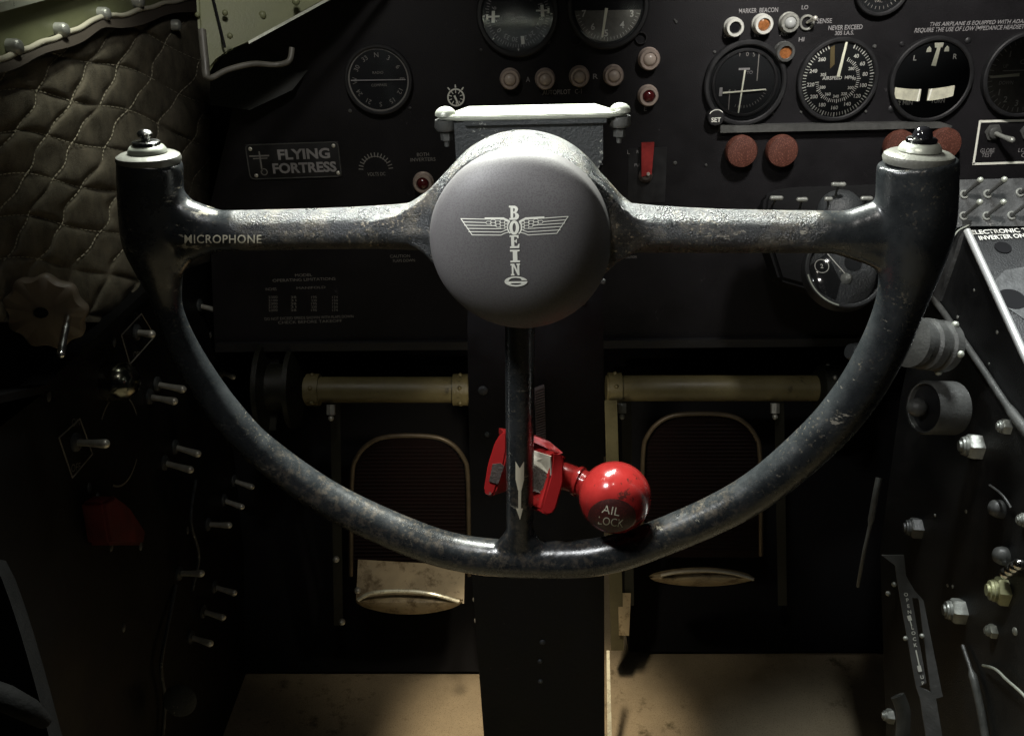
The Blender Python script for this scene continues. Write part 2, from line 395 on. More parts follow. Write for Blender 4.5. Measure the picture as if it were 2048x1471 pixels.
M['pedtop'] = mat("dusty_grey_pedestal", (0.065, 0.067, 0.067), 0.55, bump=0.4, bscale=260, vary=0.5, vscale=38, wear=(0.30, 0.30, 0.29), wscale=120, wlo=0.64, whi=0.74)
M['greymetal'] = mat("dusty_grey_metal", (0.075, 0.076, 0.072), 0.38, bump=0.3, bscale=400, vary=0.3, vscale=50)
M['fitting'] = mat("anodised_grey_fitting", (0.34, 0.35, 0.32), 0.36, metal=0.4, bump=0.2, bscale=500, vary=0.25, vscale=70)
M['yellowfit'] = mat("cadmium_yellow_fitting", (0.46, 0.46, 0.27), 0.4, metal=0.3, vary=0.25, vscale=80)
M['cloth'] = mat("dark_seat_leather", (0.005, 0.005, 0.005), 0.8, spec=0.15, bump=0.4, bscale=300, vary=0.3, vscale=20)
gl = bpy.data.materials.new("instrument_glass"); gl.use_nodes = True
nt = gl.node_tree; nt.nodes.clear()
o_ = nt.nodes.new("ShaderNodeOutputMaterial"); mx = nt.nodes.new("ShaderNodeMixShader"); tr = nt.nodes.new("ShaderNodeBsdfTransparent")
gs = nt.nodes.new("ShaderNodeBsdfGlossy"); gs.inputs["Roughness"].default_value = 0.08; fr = nt.nodes.new("ShaderNodeFresnel"); fr.inputs[0].default_value = 1.45
nt.links.new(fr.outputs[0], mx.inputs[0]); nt.links.new(tr.outputs[0], mx.inputs[1]); nt.links.new(gs.outputs[0], mx.inputs[2]); nt.links.new(mx.outputs[0], o_.inputs[0])
M['glass'] = gl

# =================================================================== SETTING
# floor: world-horizontal sheet 0.95 m below the lens
down = -UP; fwd = Vector((0, math.cos(PITCH), math.sin(PITCH)))
FLOOR_O = down * 0.95
def fl(x, y, h=0.0): return FLOOR_O + Vector((x, 0, 0)) + fwd * y + UP * h
bm = BM(); prism(bm, [fl(-0.62, -0.6), fl(0.72, -0.6), fl(0.72, 1.75), fl(-0.62, 1.75)], [fl(-0.62, -0.6, -0.02), fl(0.72, -0.6, -0.02), fl(0.72, 1.75, -0.02), fl(-0.62, 1.75, -0.02)])
single("floor", bm, M['floor'], None, None, kind='structure', smooth=0)
# dark bulkhead closing the footwell
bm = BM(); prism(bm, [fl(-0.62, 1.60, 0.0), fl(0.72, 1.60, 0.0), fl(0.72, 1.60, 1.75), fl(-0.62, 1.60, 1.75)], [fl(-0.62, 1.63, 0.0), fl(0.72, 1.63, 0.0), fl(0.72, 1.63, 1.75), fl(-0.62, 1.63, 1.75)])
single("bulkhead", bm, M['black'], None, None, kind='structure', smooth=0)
# left side wall behind pad and switches
bm = BM(); box(bm, Matrix.Identity(4), 0.02, 1.5, 1.6, -0.425, 0.95, -0.1)
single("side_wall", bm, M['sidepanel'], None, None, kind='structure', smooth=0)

# =================================================================== INSTRUMENT PANEL
panel = thing("instrument_panel", "black instrument panel of dials, lamps and placards behind the control wheel", "instrument panel", PANEL)
bm = BM(); prism_on(bm, PANEL, [(585, -260), (2500, -300), (2500, 470), (1790, 690), (430, 702), (418, 420), (470, 200)], -0.006, 0.0)
part("board", bm, M['panel'], panel, smooth=0)
bm = BM(); prism_on(bm, PANEL, [(431, 688), (1765, 676), (1765, 692), (431, 704)], -0.006, 0.006)
part("lower_edge_strip", bm, M['bezel'], panel, smooth=0)
def panel_text(s, px, py, wpx, hpx, mt='dimink', rot=0, **k):
    m, s_ = on(PANEL, px, py, 0.0006)
    b = BM(); words(b, m, s, wpx * s_, hpx * s_, rot=rot, **k)
    part("lettering", b, M[mt], panel, smooth=0)
panel_text("MARKER  BEACON", 1517, 21, 78, 9, bold=0.012)
panel_text("OUT", 1456, 72, 18, 8, bold=0.012)
panel_text("IN", 1513, 70, 9, 8, bold=0.012)
panel_text("AIR", 1568, 68, 17, 8, bold=0.012)
panel_text("LO", 1610, 15, 13, 8, bold=0.015)
panel_text("HI", 1603, 79, 11, 8, bold=0.012)
panel_text("SENSE", 1649, 42, 30, 9, bold=0.012)
panel_text("NEVER EXCEED", 1691, 55, 68, 9, bold=0.015)
panel_text("305 I.A.S.", 1689, 66, 38, 8, bold=0.015)
panel_text("THIS AIRPLANE IS EQUIPPED WITH ADAPTERS", 1967, 46, 214, 9, bold=0.012, shear=0.2)
panel_text("REQUIRE THE USE OF LOW IMPEDANCE HEADSETS", 1941, 58, 222, 10, bold=0.012, shear=0.2)
panel_text("AUTOPILOT   C-1", 1124, 184, 78, 9, bold=0.005)
panel_text("A", 1056, 159, 8, 10)
panel_text("R", 1191, 153, 10, 10, bold=0.01)
panel_text("E", 1291, 218, 6, 8)
panel_text("SELECTOR", 1287, 371, 38, 7, 'faint'); panel_text("VALVE", 1287, 379, 22, 6, 'faint')
panel_text("ALTERNATE", 1287, 388, 40, 7, 'faint'); panel_text("SOURCE", 1288, 396, 28, 7, 'faint')
panel_text("BOTH", 846, 309, 24, 7, 'faint'); panel_text("INVERTERS", 846, 319, 50, 7, 'faint')
# white lines of the data table low on the panel
panel_text("MODEL", 607, 550, 34, 6, 'faint')
panel_text("OPERATING LIMITATIONS", 608, 559, 126, 6, 'faint')
panel_text("MANIFOLD", 622, 575, 58, 5, 'faint')
panel_text("INCHES", 542, 578, 22, 6, 'faint')
for i, x in enumerate((546, 587, 628, 670)):
    for j in range(5):
        panel_text(("2100", "31", "230", "150")[i] if j % 2 else ("2300", "38", "195", "174")[i], x, 594 + j * 6.5, 18 if i == 0 else 11, 5, 'faint')
panel_text("DO NOT EXCEED SPEEDS SHOWN WITH FLAPS DOWN", 618, 635, 178, 6, 'faint')
panel_text("CHECK BEFORE TAKEOFF", 620, 643, 128, 6, 'faint')
panel_text("CAUTION", 800, 512, 40, 6, 'faint'); panel_text("FLAPS DOWN", 808, 521, 44, 6, 'faint')
panel_text("CAUTION", 1262, 514, 22, 5, 'faint')
def screw_at(px, py, r=4.5, par=panel, F=PANEL, mt='steel', name="screw"):
    m, s = on(F, px, py, 0)
    b = BM(); lathe(b, m, [(r * s, -0.0005), (r * s, 0.0006), (r * s * 0.6, 0.0016)], seg=16)
    return part(name, b, M[mt], par)
for (x, y, r) in [(1429, 104, 3), (1432, 122, 3), (1350, 326, 4), (1749, 93, 4), (1804, 88, 5), (1936, 81, 6), (1783, 218, 7), (1918, 214, 6), (1602, 224, 3), (1546, 226, 3), (1731, 223, 3),
                  (1352, 44, 3), (1349, 40, 2), (700, 222, 4), (820, 216, 3), (962, 100, 3), (1098, 84, 4), (1412, 330, 3)]:
    screw_at(x, y, r, mt='bezel' if r > 4 else 'greymetal')

def gauge(px, py, rpx, label, name="dial_gauge", h=0.006, flange=True, cat="gauge", sink=0.0014, ringw=0.09, facemat='face'):
    m, s = on(PANEL, px, py, h); R = rpx * s
    t = thing(name, label, cat, m)
    b = BM(); ring(b, Matrix.Identity(4), R * 1.06, R * (1 - ringw), -h, 0.0025, seg=64)
    part("bezel", b, M['bezel'], t, local=True)
    b = BM(); lathe(b, Matrix.Identity(4), [(R * (1 - ringw) + 0.0004, -sink), (R * (1 - ringw) + 0.0004, -sink + 0.0005)], seg=64)
    part("dial_face", b, M[facemat], t, local=True)
    b = BM(); lathe(b, Matrix.Identity(4), [(R * (1 - ringw) + 0.0002, 0.0008), (R * (1 - ringw) + 0.0002, 0.0013)], seg=64)
    part("cover_glass", b, M['glass'], t, local=True)
    return t, s, R, -sink + 0.0008
I4 = Matrix.Identity(4)
def needle(t, pts, wd, z, mt='needle', name="needle"):
    b = BM()
    a, c = Vector(pts[0]), Vector(pts[-1])
    d = (c - a).normalized(); n = Vector((-d.y, d.x)) * wd / 2
    q = [a - n, c - n * 0.7, c + d * wd * 0.3, c + n * 0.7, a + n]
    prism(b, [(v.x, v.y, z + 0.0006) for v in q], [(v.x, v.y, z) for v in q])
    return part(name, b, M[mt], t, local=True, smooth=0)

# heading gyro
t, s, R, z = gauge(1035, 28, 78, "heading gyro cut by the photo's top edge, with two small aeroplane silhouettes", "heading_gyro")
b = BM(); ticks(b, I4, R * 0.74, R * 0.80, 72, 0.0006, z, every=2, r1b=R * 0.83)
for a, x in zip((145, 165, 188, 208, 232, 120, 255, 285, 75, 100), ("24", "27", "30", "33", "0", "21", "3", "6", "15", "18")):
    aa = math.radians(a)
    words(b, I4, x, h=0.0048, rot=-aa + math.pi * 0, x=-R * 0.62 * math.sin(aa + math.pi) * -1 * -1, y=R * 0.62 * math.cos(aa), z=z)
part("markings", b, M['dimink'], t, local=True, smooth=0)
b = BM()
for (cx, cy, sg) in ((985, 32, 1), (1086, 24, -1)):
    x, y = (cx - 1035) * s, -(cy - 28) * s
    k = s * sg
    poly2(b, I4, [(x - 12 * k, y - 1.6 * s), (x + 14 * k, y - 1 * s), (x + 14 * k, y + 2 * s), (x - 12 * k, y + 2 * s)][::sg], z + .0002)
    poly2(b, I4, [(x - 3 * k, y - 11 * s), (x + 4 * k, y - 11 * s), (x + 5 * k, y + 11 * s), (x - 1 * k, y + 11 * s)][::sg], z + .0003)
    poly2(b, I4, [(x - 13 * k, y - 5 * s), (x - 9 * k, y - 5 * s), (x - 9 * k, y + 5 * s), (x - 13 * k, y + 5 * s)][::sg], z + .0004)
poly2(b, I4, [(6 * s, -58 * s), (13 * s, -57 * s), (12 * s, -42 * s), (5 * s, -42 * s)], z + .0002)
for a in (180, 228, 130, 92, 268):
    q = Matrix.Rotation(-math.radians(a), 4, 'Z'); poly2(b, q, [(-2 * s, 66 * s), (2 * s, 66 * s), (0, 71 * s)], z + .0002)
part("index_marks", b, M['ink'], t, local=True, smooth=0)
# numbered grey gauge
t, s, R, z = gauge(1216, 12, 78, "gauge with a grey lower half numbered 7 to 3, cut by the photo's top edge", "suction_gauge")
b = BM(); n = 40; pts = []
for i in range(n + 1):
    a = math.radians(98 + 166 * i / n); pts.append((R * 0.86 * math.sin(a), R * 0.86 * math.cos(a)))
poly2(b, I4, pts[::-1], z + 0.0002)
part("grey_scale", b, M['greyface'], t, local=True, smooth=0)
b = BM()
for x, y, c in ((1168, 25, "7"), (1186, 50, "6"), (1213, 63, "5"), (1245, 48, "4"), (1264, 28, "3")):
    words(b, I4, c, h=13 * s, x=(x - 1216) * s, y=-(y - 12) * s, z=z + .0004, bold=0.02)
ticks(b, I4, R * 0.76, R * 0.82, 24, 0.0005, z + .0004, 105, 255, every=4, r1b=R * 0.85)
part("numerals", b, M['ink'], t, local=True, smooth=0)
needle(t, [(-3 * s, -4 * s), (-11 * s, -58 * s)], 6 * s, z + 0.001)
for (x, y) in ((1152, 80), (1282, 76)):
    m, s2 = on(PANEL, x, y, 0.002); b = BM(); ring(b, t_inv := Matrix.Identity(4), 0, 0, 0, 0) if False else ring(b, m, 12 * s2, 9.5 * s2, -0.002, 0.0015, seg=24)
    part("mounting_ring", b, M['bezel'], t)
# left faint dial
t, s, R, z = gauge(757, 160, 64, "faint radio compass dial with a thin level needle, right of the quilted side wall", "radio_compass", ringw=0.05)
b = BM(); arc2(b, I4, R * 0.93, 0, 360, R * 0.055, z + .0002, 72)
for i, c in enumerate(("N", "3", "6", "E", "12", "15", "S", "21", "24", "W", "30", "33")):
    a = math.radians(i * 30); words(b, I4, c, h=9 * s, x=R * 0.74 * math.sin(a), y=R * 0.74 * math.cos(a), z=z + .0003, rot=-a)
words(b, I4, "RADIO", h=5 * s, x=0, y=14 * s, z=z + .0003); words(b, I4, "COMPASS", h=5 * s, x=0, y=-10 * s, z=z + .0003)
part("markings", b, M['faint'], t, local=True, smooth=0)
needle(t, [(-55 * s, 1 * s), (54 * s, -1 * s)], 2.2 * s, z + .0012, 'dimink')
# tiny round dial
m, s = on(PANEL, 912, 195, 0.002)
t = thing("small_dial", "tiny round dial with a white ring above the left end of the column plate", "gauge", m)
b = BM(); lathe(b, I4, [(20 * s, -0.002), (20 * s, 0.0)], seg=32); part("dial_face", b, M['face'], t, local=True)
b = BM(); arc2(b, I4, 16 * s, 0, 360, 3 * s, 0.0004, 40); ticks(b, I4, 9 * s, 14 * s, 10, 1.6 * s, 0.0005)
for a in (-38, 0, 40): poly2(b, Matrix.Rotation(-math.radians(a), 4, 'Z'), [(-1.6 * s, 18.6 * s), (1.6 * s, 18.6 * s), (1 * s, 25 * s), (-1 * s, 25 * s)], 0.0004)
part("markings", b, M['ink'], t, local=True, smooth=0)
needle(t, [(-3 * s, 4 * s), (4 * s, -13 * s)], 4 * s, 0.0006, 'ink')
# half-round faint scale
b = BM(); m, s = on(PANEL, 752, 340, 0.0008)
ticks(b, m, 26 * s, 34 * s, 14, 2 * s, 0, -85, 85); words(b, m, "VOLTS DC", 36 * s, 7 * s, x=0, y=-8 * s); arc2(b, m, 27 * s, -60, 60, 1.5 * s, 0.0001)
part("voltage_scale", b, M['faint'], panel, smooth=0)

# course deviation indicator
t, s, R, z = gauge(1491, 167, 78, "course indicator with crossed white needles above the SET knob", "course_indicator", ringw=0.07, sink=0.004)
b = BM(); ring(b, I4, R * 0.86, R * 0.76, -0.0038, -0.002, seg=56); part("inner_ring", b, M['bezel'], t, local=True)
b = BM()
for x, y, c in ((1477, 112, "1"), (1492, 112, "0"), (1505, 113, "5")): words(b, I4, c, h=8 * s, x=(x - 1491) * s, y=-(y - 167) * s, z=z)
ticks(b, I4, R * .56, R * .62, 12, .0005, z, 110, 200)
for i in range(-2, 3): arc2(b, I4, 1.2 * s, 0, 360, 1.0 * s, z, 8, cx=(i * 12 - 6) * s, cy=-14 * s)
strip(b, I4, [(24 * s, 58 * s), (24 * s, 4 * s)], 2 * s, z); strip(b, I4, [(-29 * s, -12 * s), (-29 * s, -60 * s)], 2 * s, z)
part("markings", b, M['faint'], t, local=True, smooth=0)
b = BM(); words(b, I4, "TO", h=6 * s, x=8 * s, y=20 * s, z=z + .0002); strip(b, I4, [(-13 * s, 27 * s), (7 * s, 27 * s)], 4 * s, z + .0001)
poly2(b, I4, [(-50 * s, -24 * s), (-44 * s, -24 * s), (-44 * s, -7 * s), (-50 * s, -7 * s)], z + .0002)
part("flags", b, M['dimink'], t, local=True, smooth=0)
needle(t, [(-2 * s, 25 * s), (-9 * s, -57 * s)], 3.4 * s, z + .001)
needle(t, [(-44 * s, -17 * s), (42 * s, -13 * s)], 3.2 * s, z + .002)
# SET knob
m, s = on(PANEL, 1428, 232, 0)
t = thing("rotary_control", "round black knob marked SET at the lower left of the crossed needle indicator", "knob", m)
b = BM(); lathe(b, I4, [(17 * s, 0), (17 * s, 0.010), (15 * s, 0.0115)], seg=40, lobes=20, lobe_amp=0.02); part("knob_body", b, M['bezel'], t, local=True)
b = BM(); arc2(b, I4, 15.5 * s, -60, 50, 1.6 * s, 0.0118); words(b, I4, "SET", 19 * s, 9 * s, y=-4 * s, z=0.0118, bold=.02); part("lettering", b, M['ink'], t, local=True, smooth=0)
# airspeed
t, s, R, z = gauge(1676, 160, 76, "airspeed dial with a bright upright needle under the words NEVER EXCEED", "airspeed_indicator", ringw=0.05)
b = BM()
ticks(b, I4, R * .84, R * .92, 64, .0007, z, 22, 338, every=4, r1b=R * .94, wdb=.0011)
ticks(b, I4, R * .50, R * .57, 44, .0006, z, 22, 265, every=4, r1b=R * .59, wdb=.0009)
for a, c in zip((35, 57, 80, 103, 127, 152, 180, 208, 235, 262, 290, 318), ("40", "60", "80", "100", "120", "140", "160", "180", "200", "220", "240", "260")):
    aa = math.radians(a); words(b, I4, c, h=7.6 * s, x=R * .71 * math.sin(aa), y=R * .71 * math.cos(aa), z=z, bold=.02)
for a, c in zip((50, 88, 120, 150, 180, 212, 245, 290), ("280", "90", "300", "320", "340", "360", "380", "305")):
    aa = math.radians(a); words(b, I4, c, h=6 * s, x=R * .42 * math.sin(aa), y=R * .42 * math.cos(aa), z=z, bold=.02)
words(b, I4, "AIRSPEED  MPH", 62 * s, 7 * s, y=4 * s, z=z, bold=.02)
part("markings", b, M['ink'], t, local=True, smooth=0)
b = BM(); poly2(b, I4, [(-22 * s, 62 * s), (-14 * s, 66 * s), (-10 * s, 30 * s), (-18 * s, 22 * s)][::-1], z + .0001); part("brown_sector", b, mat("brown_sector_paint", (0.12, 0.09, 0.035), .6), t, local=True, smooth=0)
needle(t, [(-1 * s, 6 * s), (8 * s, 72 * s)], 6 * s, z + .001)
# turn and bank
t, s, R, z = gauge(1863, 160, 78, "turn and bank dial with two pale blocks, reading L, R and 2 MIN TURN", "turn_indicator", ringw=0.05)
b = BM()
for x, c in ((1824, "L"), (1903, "R")): words(b, I4, c, h=10 * s, x=(x - 1863) * s, y=43 * s, z=z, bold=.015)
words(b, I4, "2 MIN", 30 * s, 9 * s, x=-45 * s, y=-43 * s, z=z, bold=.02); words(b, I4, "TURN", 28 * s, 9 * s, x=20 * s, y=-41 * s, z=z, bold=.02)
part("lettering", b, M['ink'], t, local=True, smooth=0)
b = BM()
for x in (-14, 21): poly2(b, I4, [((x - 5) * s, 53 * s), ((x + 5) * s, 53 * s), ((x + 4) * s, 60 * s), (x * s, 64 * s), ((x - 4) * s, 60 * s)], z + .0002)
poly2(b, I4, [(-5 * s, 70 * s), (-3 * s, 61 * s), (12 * s, 61 * s), (13 * s, 70 * s)], z + .0003)
part("index_marks", b, M['needle'], t, local=True, smooth=0)
needle(t, [(-1 * s, 27 * s), (4.5 * s, 66 * s)], 9 * s, z + .001)
for sg, nm in ((-1, 0), (1, 1)):
    b = BM(); x0, x1 = (-76, -20) if sg < 0 else (-4, 50)
    n = 10; top = []; bot = []
    for i in range(n + 1):
        x = x0 + (x1 - x0) * i / n; c = ((x + 13) / 60.0) ** 2
        top.append((x * s * .94, (-17 + 5 * c) * s)); bot.append((x * s * .94, (-40 + 7 * c) * s))
    q = bot + top[::-1]
    prism(b, [(x, y, z + .0026) for x, y in q], [(x, y, z) for x, y in q])
    part("pale_tube", b, mat("aged_ivory_tube", (0.55, 0.54, 0.42), .35, vary=.25, vscale=120) if sg < 0 else bpy.data.materials["aged_ivory_tube"], t, local=True)
b = BM(); strip(b, I4, [(-22 * s, -17 * s), (-24 * s, -39 * s)], 3 * s, z + .003); strip(b, I4, [(1 * s, -17 * s), (-2 * s, -38 * s)], 3.4 * s, z + .003)
part("tube_lines", b, M['white'], t, local=True, smooth=0)
# climb indicator
t, s, R, z = gauge(2050, 150, 78, "grey climb dial cut by the photo's right edge, needle pointing left", "climb_indicator", facemat='greyface', ringw=.05)
b = BM()
for a, c in ((318, "1"), (352, "2"), (234, "1"), (212, "2"), (185, "3"), (25, "3")):
    aa = math.radians(a); words(b, I4, c, h=12 * s, x=R * .70 * math.sin(aa), y=R * .70 * math.cos(aa), z=z, bold=.015)
words(b, I4, "CLIMB", 40 * s, 9 * s, x=6 * s, y=25 * s, z=z); words(b, I4, "UP", 9 * s, 7 * s, x=-41 * s, y=18 * s, z=z); words(b, I4, "DOWN", 28 * s, 7 * s, x=-34 * s, y=-14 * s, z=z)
ticks(b, I4, R * .82, R * .92, 40, .0006, z, 90, 450, every=5, wdb=.001)
strip(b, I4, [(-45 * s, 9 * s), (20 * s, 9 * s)], 1.5 * s, z)
part("markings", b, M['ink'], t, local=True, smooth=0)
needle(t, [(-12 * s, 1 * s), (-68 * s, -2 * s)], 6 * s, z + .001)
# top right partial dial
t, s, R, z = gauge(1765, -26, 52, "dark dial cut by the photo's top edge above the NEVER EXCEED words", "dark_dial")
b = BM(); ticks(b, I4, R * .7, R * .8, 30, .0006, z); words(b, I4, "VAC", h=6 * s, x=-4 * s, y=-26 * s, z=z); part("markings", b, M['faint'], t, local=True, smooth=0)

# indicator lamps -------------------------------------------------------------
def lamp_unit(px, py, rpx, label, ringm, lensm, dome=0.35, group=None, name="indicator_lamp", long=0.010):
    m, s = on(PANEL, px, py, 0); R = rpx * s
    t = thing(name, label, "lamp", m, group)
    b = BM(); lathe(b, I4, [(R * 1.05, 0), (R * 1.05, long * .3), (R * .96, long * .36), (R, long * .45), (R, long * .85), (R * .9, long), (R * .66, long), (R * .62, long * .8)], seg=40, lobes=0, cap1=False)
    part("lamp_housing", b, M[ringm], t, local=True)
    b = BM(); r = R * .62; prof = [(r * 1.02, long * .75)] + [(r * math.cos(a), long * .8 + r * dome * 2 * math.sin(a)) for a in [math.radians(x) for x in (0, 18, 36, 54, 72, 86)]]
    lathe(b, I4, prof, seg=32); part("lens", b, M[lensm], t, local=True)
    return t
proto = lamp_unit(1020, 157, 19.5, "leftmost of the four pink autopilot lamps, left of the letter A", 'lampring', 'lampglass', group="autopilot lamps in a row", long=.012)
for (x, y, l) in ((1090, 157, "second autopilot lamp, between the letters A and R, beside the A"), (1158, 152, "third autopilot lamp, just left of the letter R"), (1226, 150, "rightmost of the four autopilot lamps, right of the letter R")):
    copy_tree(proto, on(PANEL, x, y, 0)[0], l)
copy_tree(proto, on(PANEL, 1297, 117, 0)[0] @ Matrix.Diagonal((1.06, 1.06, 1, 1)), "pink lamp standing alone above the dark red one, right of the autopilot row")['group'] = "pink lamps"
TOPS[-1].pop('group', None) if 'group' in TOPS[-1] else None
lamp_unit(1295, 190, 19.5, "lamp with a pink ring and dark red lens, above the red lever flag", 'lampring', 'darkred', long=.012)
lamp_unit(847, 363, 19.5, "dim lamp with a dark lens below the small inverter words, left of the hub", 'lampring', 'darkred', long=.012)
lamp_unit(1465, 54, 18, "white ringed lamp with a black lens above the word OUT", 'whitering', 'button', dome=.08, long=.014)
lamp_unit(1522, 48, 19, "white ringed lamp with an amber lens above the word IN", 'whitering', 'amber', dome=.12, long=.014)
lamp_unit(1576, 45, 19, "clear faceted lamp above the word AIR", 'steel', 'clear', dome=.5, long=.010)
lamp_unit(1566, 103, 19, "small copper coloured lamp between the crossed needle dial and the word AIR", 'greymetal', 'amber', dome=-.2, long=.012)
m, s = on(PANEL, 1613, 45, 0)
t = thing("sense_switch", "ring shaped toggle switch left of the word SENSE", "switch", m)
b = BM(); ring(b, I4, 15 * s, 10.5 * s, 0, .003, seg=32); part("switch_nut", b, M['steel'], t, local=True)
b = BM(); tube(b, [(0, 0, .002), (5 * s, 6 * s, .008), (8 * s, 9 * s, .014)], [2.5 * s, 2.8 * s, 5 * s], round_ends=True); part("switch_lever", b, M['capmetal'], t, local=True)

# name placard
m, s = on(PANEL, 588, 321, 0.0)
t = thing("name_placard", "black riveted placard reading FLYING FORTRESS on the left of the panel", "placard", m)
b = BM(); box(b, I4, 186 * s, 70 * s, .0016, 0, 0, .0008, bevel=.0006); part("plate", b, M['bezel'], t, local=True)
b = BM(); hw, hh, rc = 92 * s, 34 * s, 9 * s; pts = []
for (cx, cy, a0) in ((hw - rc, hh - rc, 0), (hw - rc, -hh + rc, -90), (-hw + rc, -hh + rc, -180), (-hw + rc, hh - rc, -270)):
    for i in range(6):
        a = math.radians(90 + a0 - 90 * i / 5); pts.append((cx + rc * math.cos(a), cy + rc * math.sin(a)))
pts.append(pts[0])
tube(b, [(x, y, .0016) for x, y in pts], .0007, seg=6); part("raised_rim", b, M['greymetal'], t, local=True)
b = BM(); words(b, I4, "FLYING", 104 * s, 21 * s, x=22 * s, y=13 * s, z=.0020, bold=.035); words(b, I4, "FORTRESS", 128 * s, 21 * s, x=20 * s, y=-14 * s, z=.0020, bold=.035)
part("lettering", b, M['dimink'], t, local=True, smooth=0)
b = BM()
for x in (-1, 1):
    words(b, I4, "\\|/" if False else "A", h=1 * s, x=0, y=0, z=-.001)
strip(b, I4, [(-66 * s, 20 * s), (-66 * s, -18 * s)], 3 * s, .0019)
strip(b, I4, [(-86 * s, 12 * s), (-48 * s, 12 * s)], 3 * s, .00195); strip(b, I4, [(-80 * s, 7 * s), (-52 * s, 7 * s)], 2 * s, .00195)
arc2(b, I4, 6 * s, 0, 360, 2 * s, .0019, 20, cx=-62 * s, cy=-20 * s)
part("winged_emblem", b, M['faint'], t, local=True, smooth=0)
for (x, y) in ((-83, 26), (83, 27), (-79, -27), (86, -27)):
    b = BM(); lathe(b, Matrix.Translation((x * s, y * s, .0016)), [(4 * s, 0), (3.4 * s, .0012), (1.5 * s, .0018)], seg=14); part("rivet", b, M['capmetal'], t, local=True)

# red lever on selector placard
m, s = on(PANEL, 1290, 345, 0)
t = thing("selector_lever", "red flag shaped lever on the dark selector placard right of the hub", "lever", m)
b = BM(); box(b, I4, 76 * s, 110 * s, .001, 4 * s, -6 * s, .0005); part("backplate", b, M['bezel'], t, local=True, smooth=0)
b = BM(); q = [(-9, -4), (11, 0), (14, 62), (-11, 62), (-10, 20)]
prism(b, [(x * s, y * s, .010) for x, y in q], [(x * s, y * s, .006) for x, y in q]); part("flag", b, M['flagred'], t, local=True)
b = BM(); lathe(b, Matrix.Translation((0, -4 * s, 0)), [(14 * s, .001), (14 * s, .006), (8 * s, .009)], seg=24); part("pivot", b, M['rubber'], t, local=True)
b = BM(); lathe(b, Matrix.Translation((4 * s, 1 * s, .0095)), [(4 * s, 0), (3 * s, .002)], seg=12); part("pivot_screw", b, M['capmetal'], t, local=True)
b = BM(); words(b, I4, "L", h=8 * s, x=-34 * s, y=42 * s, z=.0014); words(b, I4, "R", h=6 * s, x=-16 * s, y=42 * s, z=.0014); words(b, I4, "PU", h=6 * s, x=-17 * s, y=16 * s, z=.0014); part("lettering", b, M['dimink'], t, local=True, smooth=0)

# ledge strip and the four faded red knobs
b = BM(); prism_on(b, PANEL, [(1441, 252), (1880, 244), (1905, 252), (1902, 256), (1850, 257), (1441, 266)], 0.0, .010)
single("ledge_strip", b, M['greymetal'], "long narrow grey metal strip under the row of flight dials", "metal strip")
m0, s0 = on(PANEL, 1477, 298, 0)
kn = thing("rotary_control", "faded red round knob, leftmost under the grey metal strip", "knob", m0, "faded red knobs under the strip")
b = BM(); R = 31 * s0; lathe(b, I4, [(R * .8, 0), (R * .8, .006), (R, .008), (R, .016), (R * .93, .0185), (R * .5, .0195)], seg=48); part("knob_body", b, M['rust'], kn, local=True)
for x, y, l in ((1557, 297, "faded red round knob, second from the left under the grey strip"), (1790, 288, "faded red round knob just left of the right horn's push button"), (1878, 283, "faded red round knob mostly hidden behind the right horn's push button")):
    copy_tree(kn, on(PANEL, x, y, 0)[0], l)

# globe test switch box outline
b = BM(); m, s = on(PANEL, 1950, 330, .0007)
def pq(x, y): v = m.inverted() @ (PANEL @ hit(PANEL, x, y, .0007)); return (v.x, v.y)
strip(b, m, [pq(2130, 239), pq(1960, 243), pq(1947, 328), pq(2130, 322)], 4.5 * s)
part("white_border", b, M['white'], panel, smooth=0)
panel_text("GLOBE", 1975, 301, 28, 8); panel_text("TEST", 1974, 310, 21, 8); panel_text("LOW", 2050, 300, 26, 8); panel_text("OIL", 2052, 310, 18, 8)
def panel_toggle(px, py, label):
    m, s = on(PANEL, px, py, 0)
    t = thing("toggle_switch", label, "switch", m)
    b = BM(); hexnut(b, I4, 17 * s, .003); lathe(b, I4, [(11 * s, .003), (11 * s, .006), (8 * s, .007)], seg=24); part("switch_nut", b, M['greymetal'], t, local=True)
    b = BM(); tube(b, [(0, 0, .005), (9 * s, -5 * s, .016), (18 * s, -8 * s, .024)], [4 * s, 4.4 * s, 6 * s], round_ends=True); part("switch_lever", b, M['fitting'], t, local=True)
panel_toggle(1985, 264, "toggle switch in the white outlined box above the words GLOBE TEST")
panel_toggle(2056, 262, "toggle switch at the photo's right edge inside the white outlined box")

# =================================================================== CONTROL COLUMN
col = thing("control_column", "wide black control column standing behind the wheel, speckled at its top", "control column", COL)
b = BM(); prism_on(b, COL, [(935, 330), (1206, 330), (1207, 700), (1210, 1700), (985, 1700), (944, 1155), (935, 700)], -0.035, 0.0)
part("post", b, M['column'], col, smooth=30)
b = BM(); prism_on(b, COL, [(908, 246), (1206, 236), (1206, 318), (1190, 352), (930, 352), (912, 318)], -0.030, .004)
part("head_bracket", b, M['bracket'], col, smooth=30)
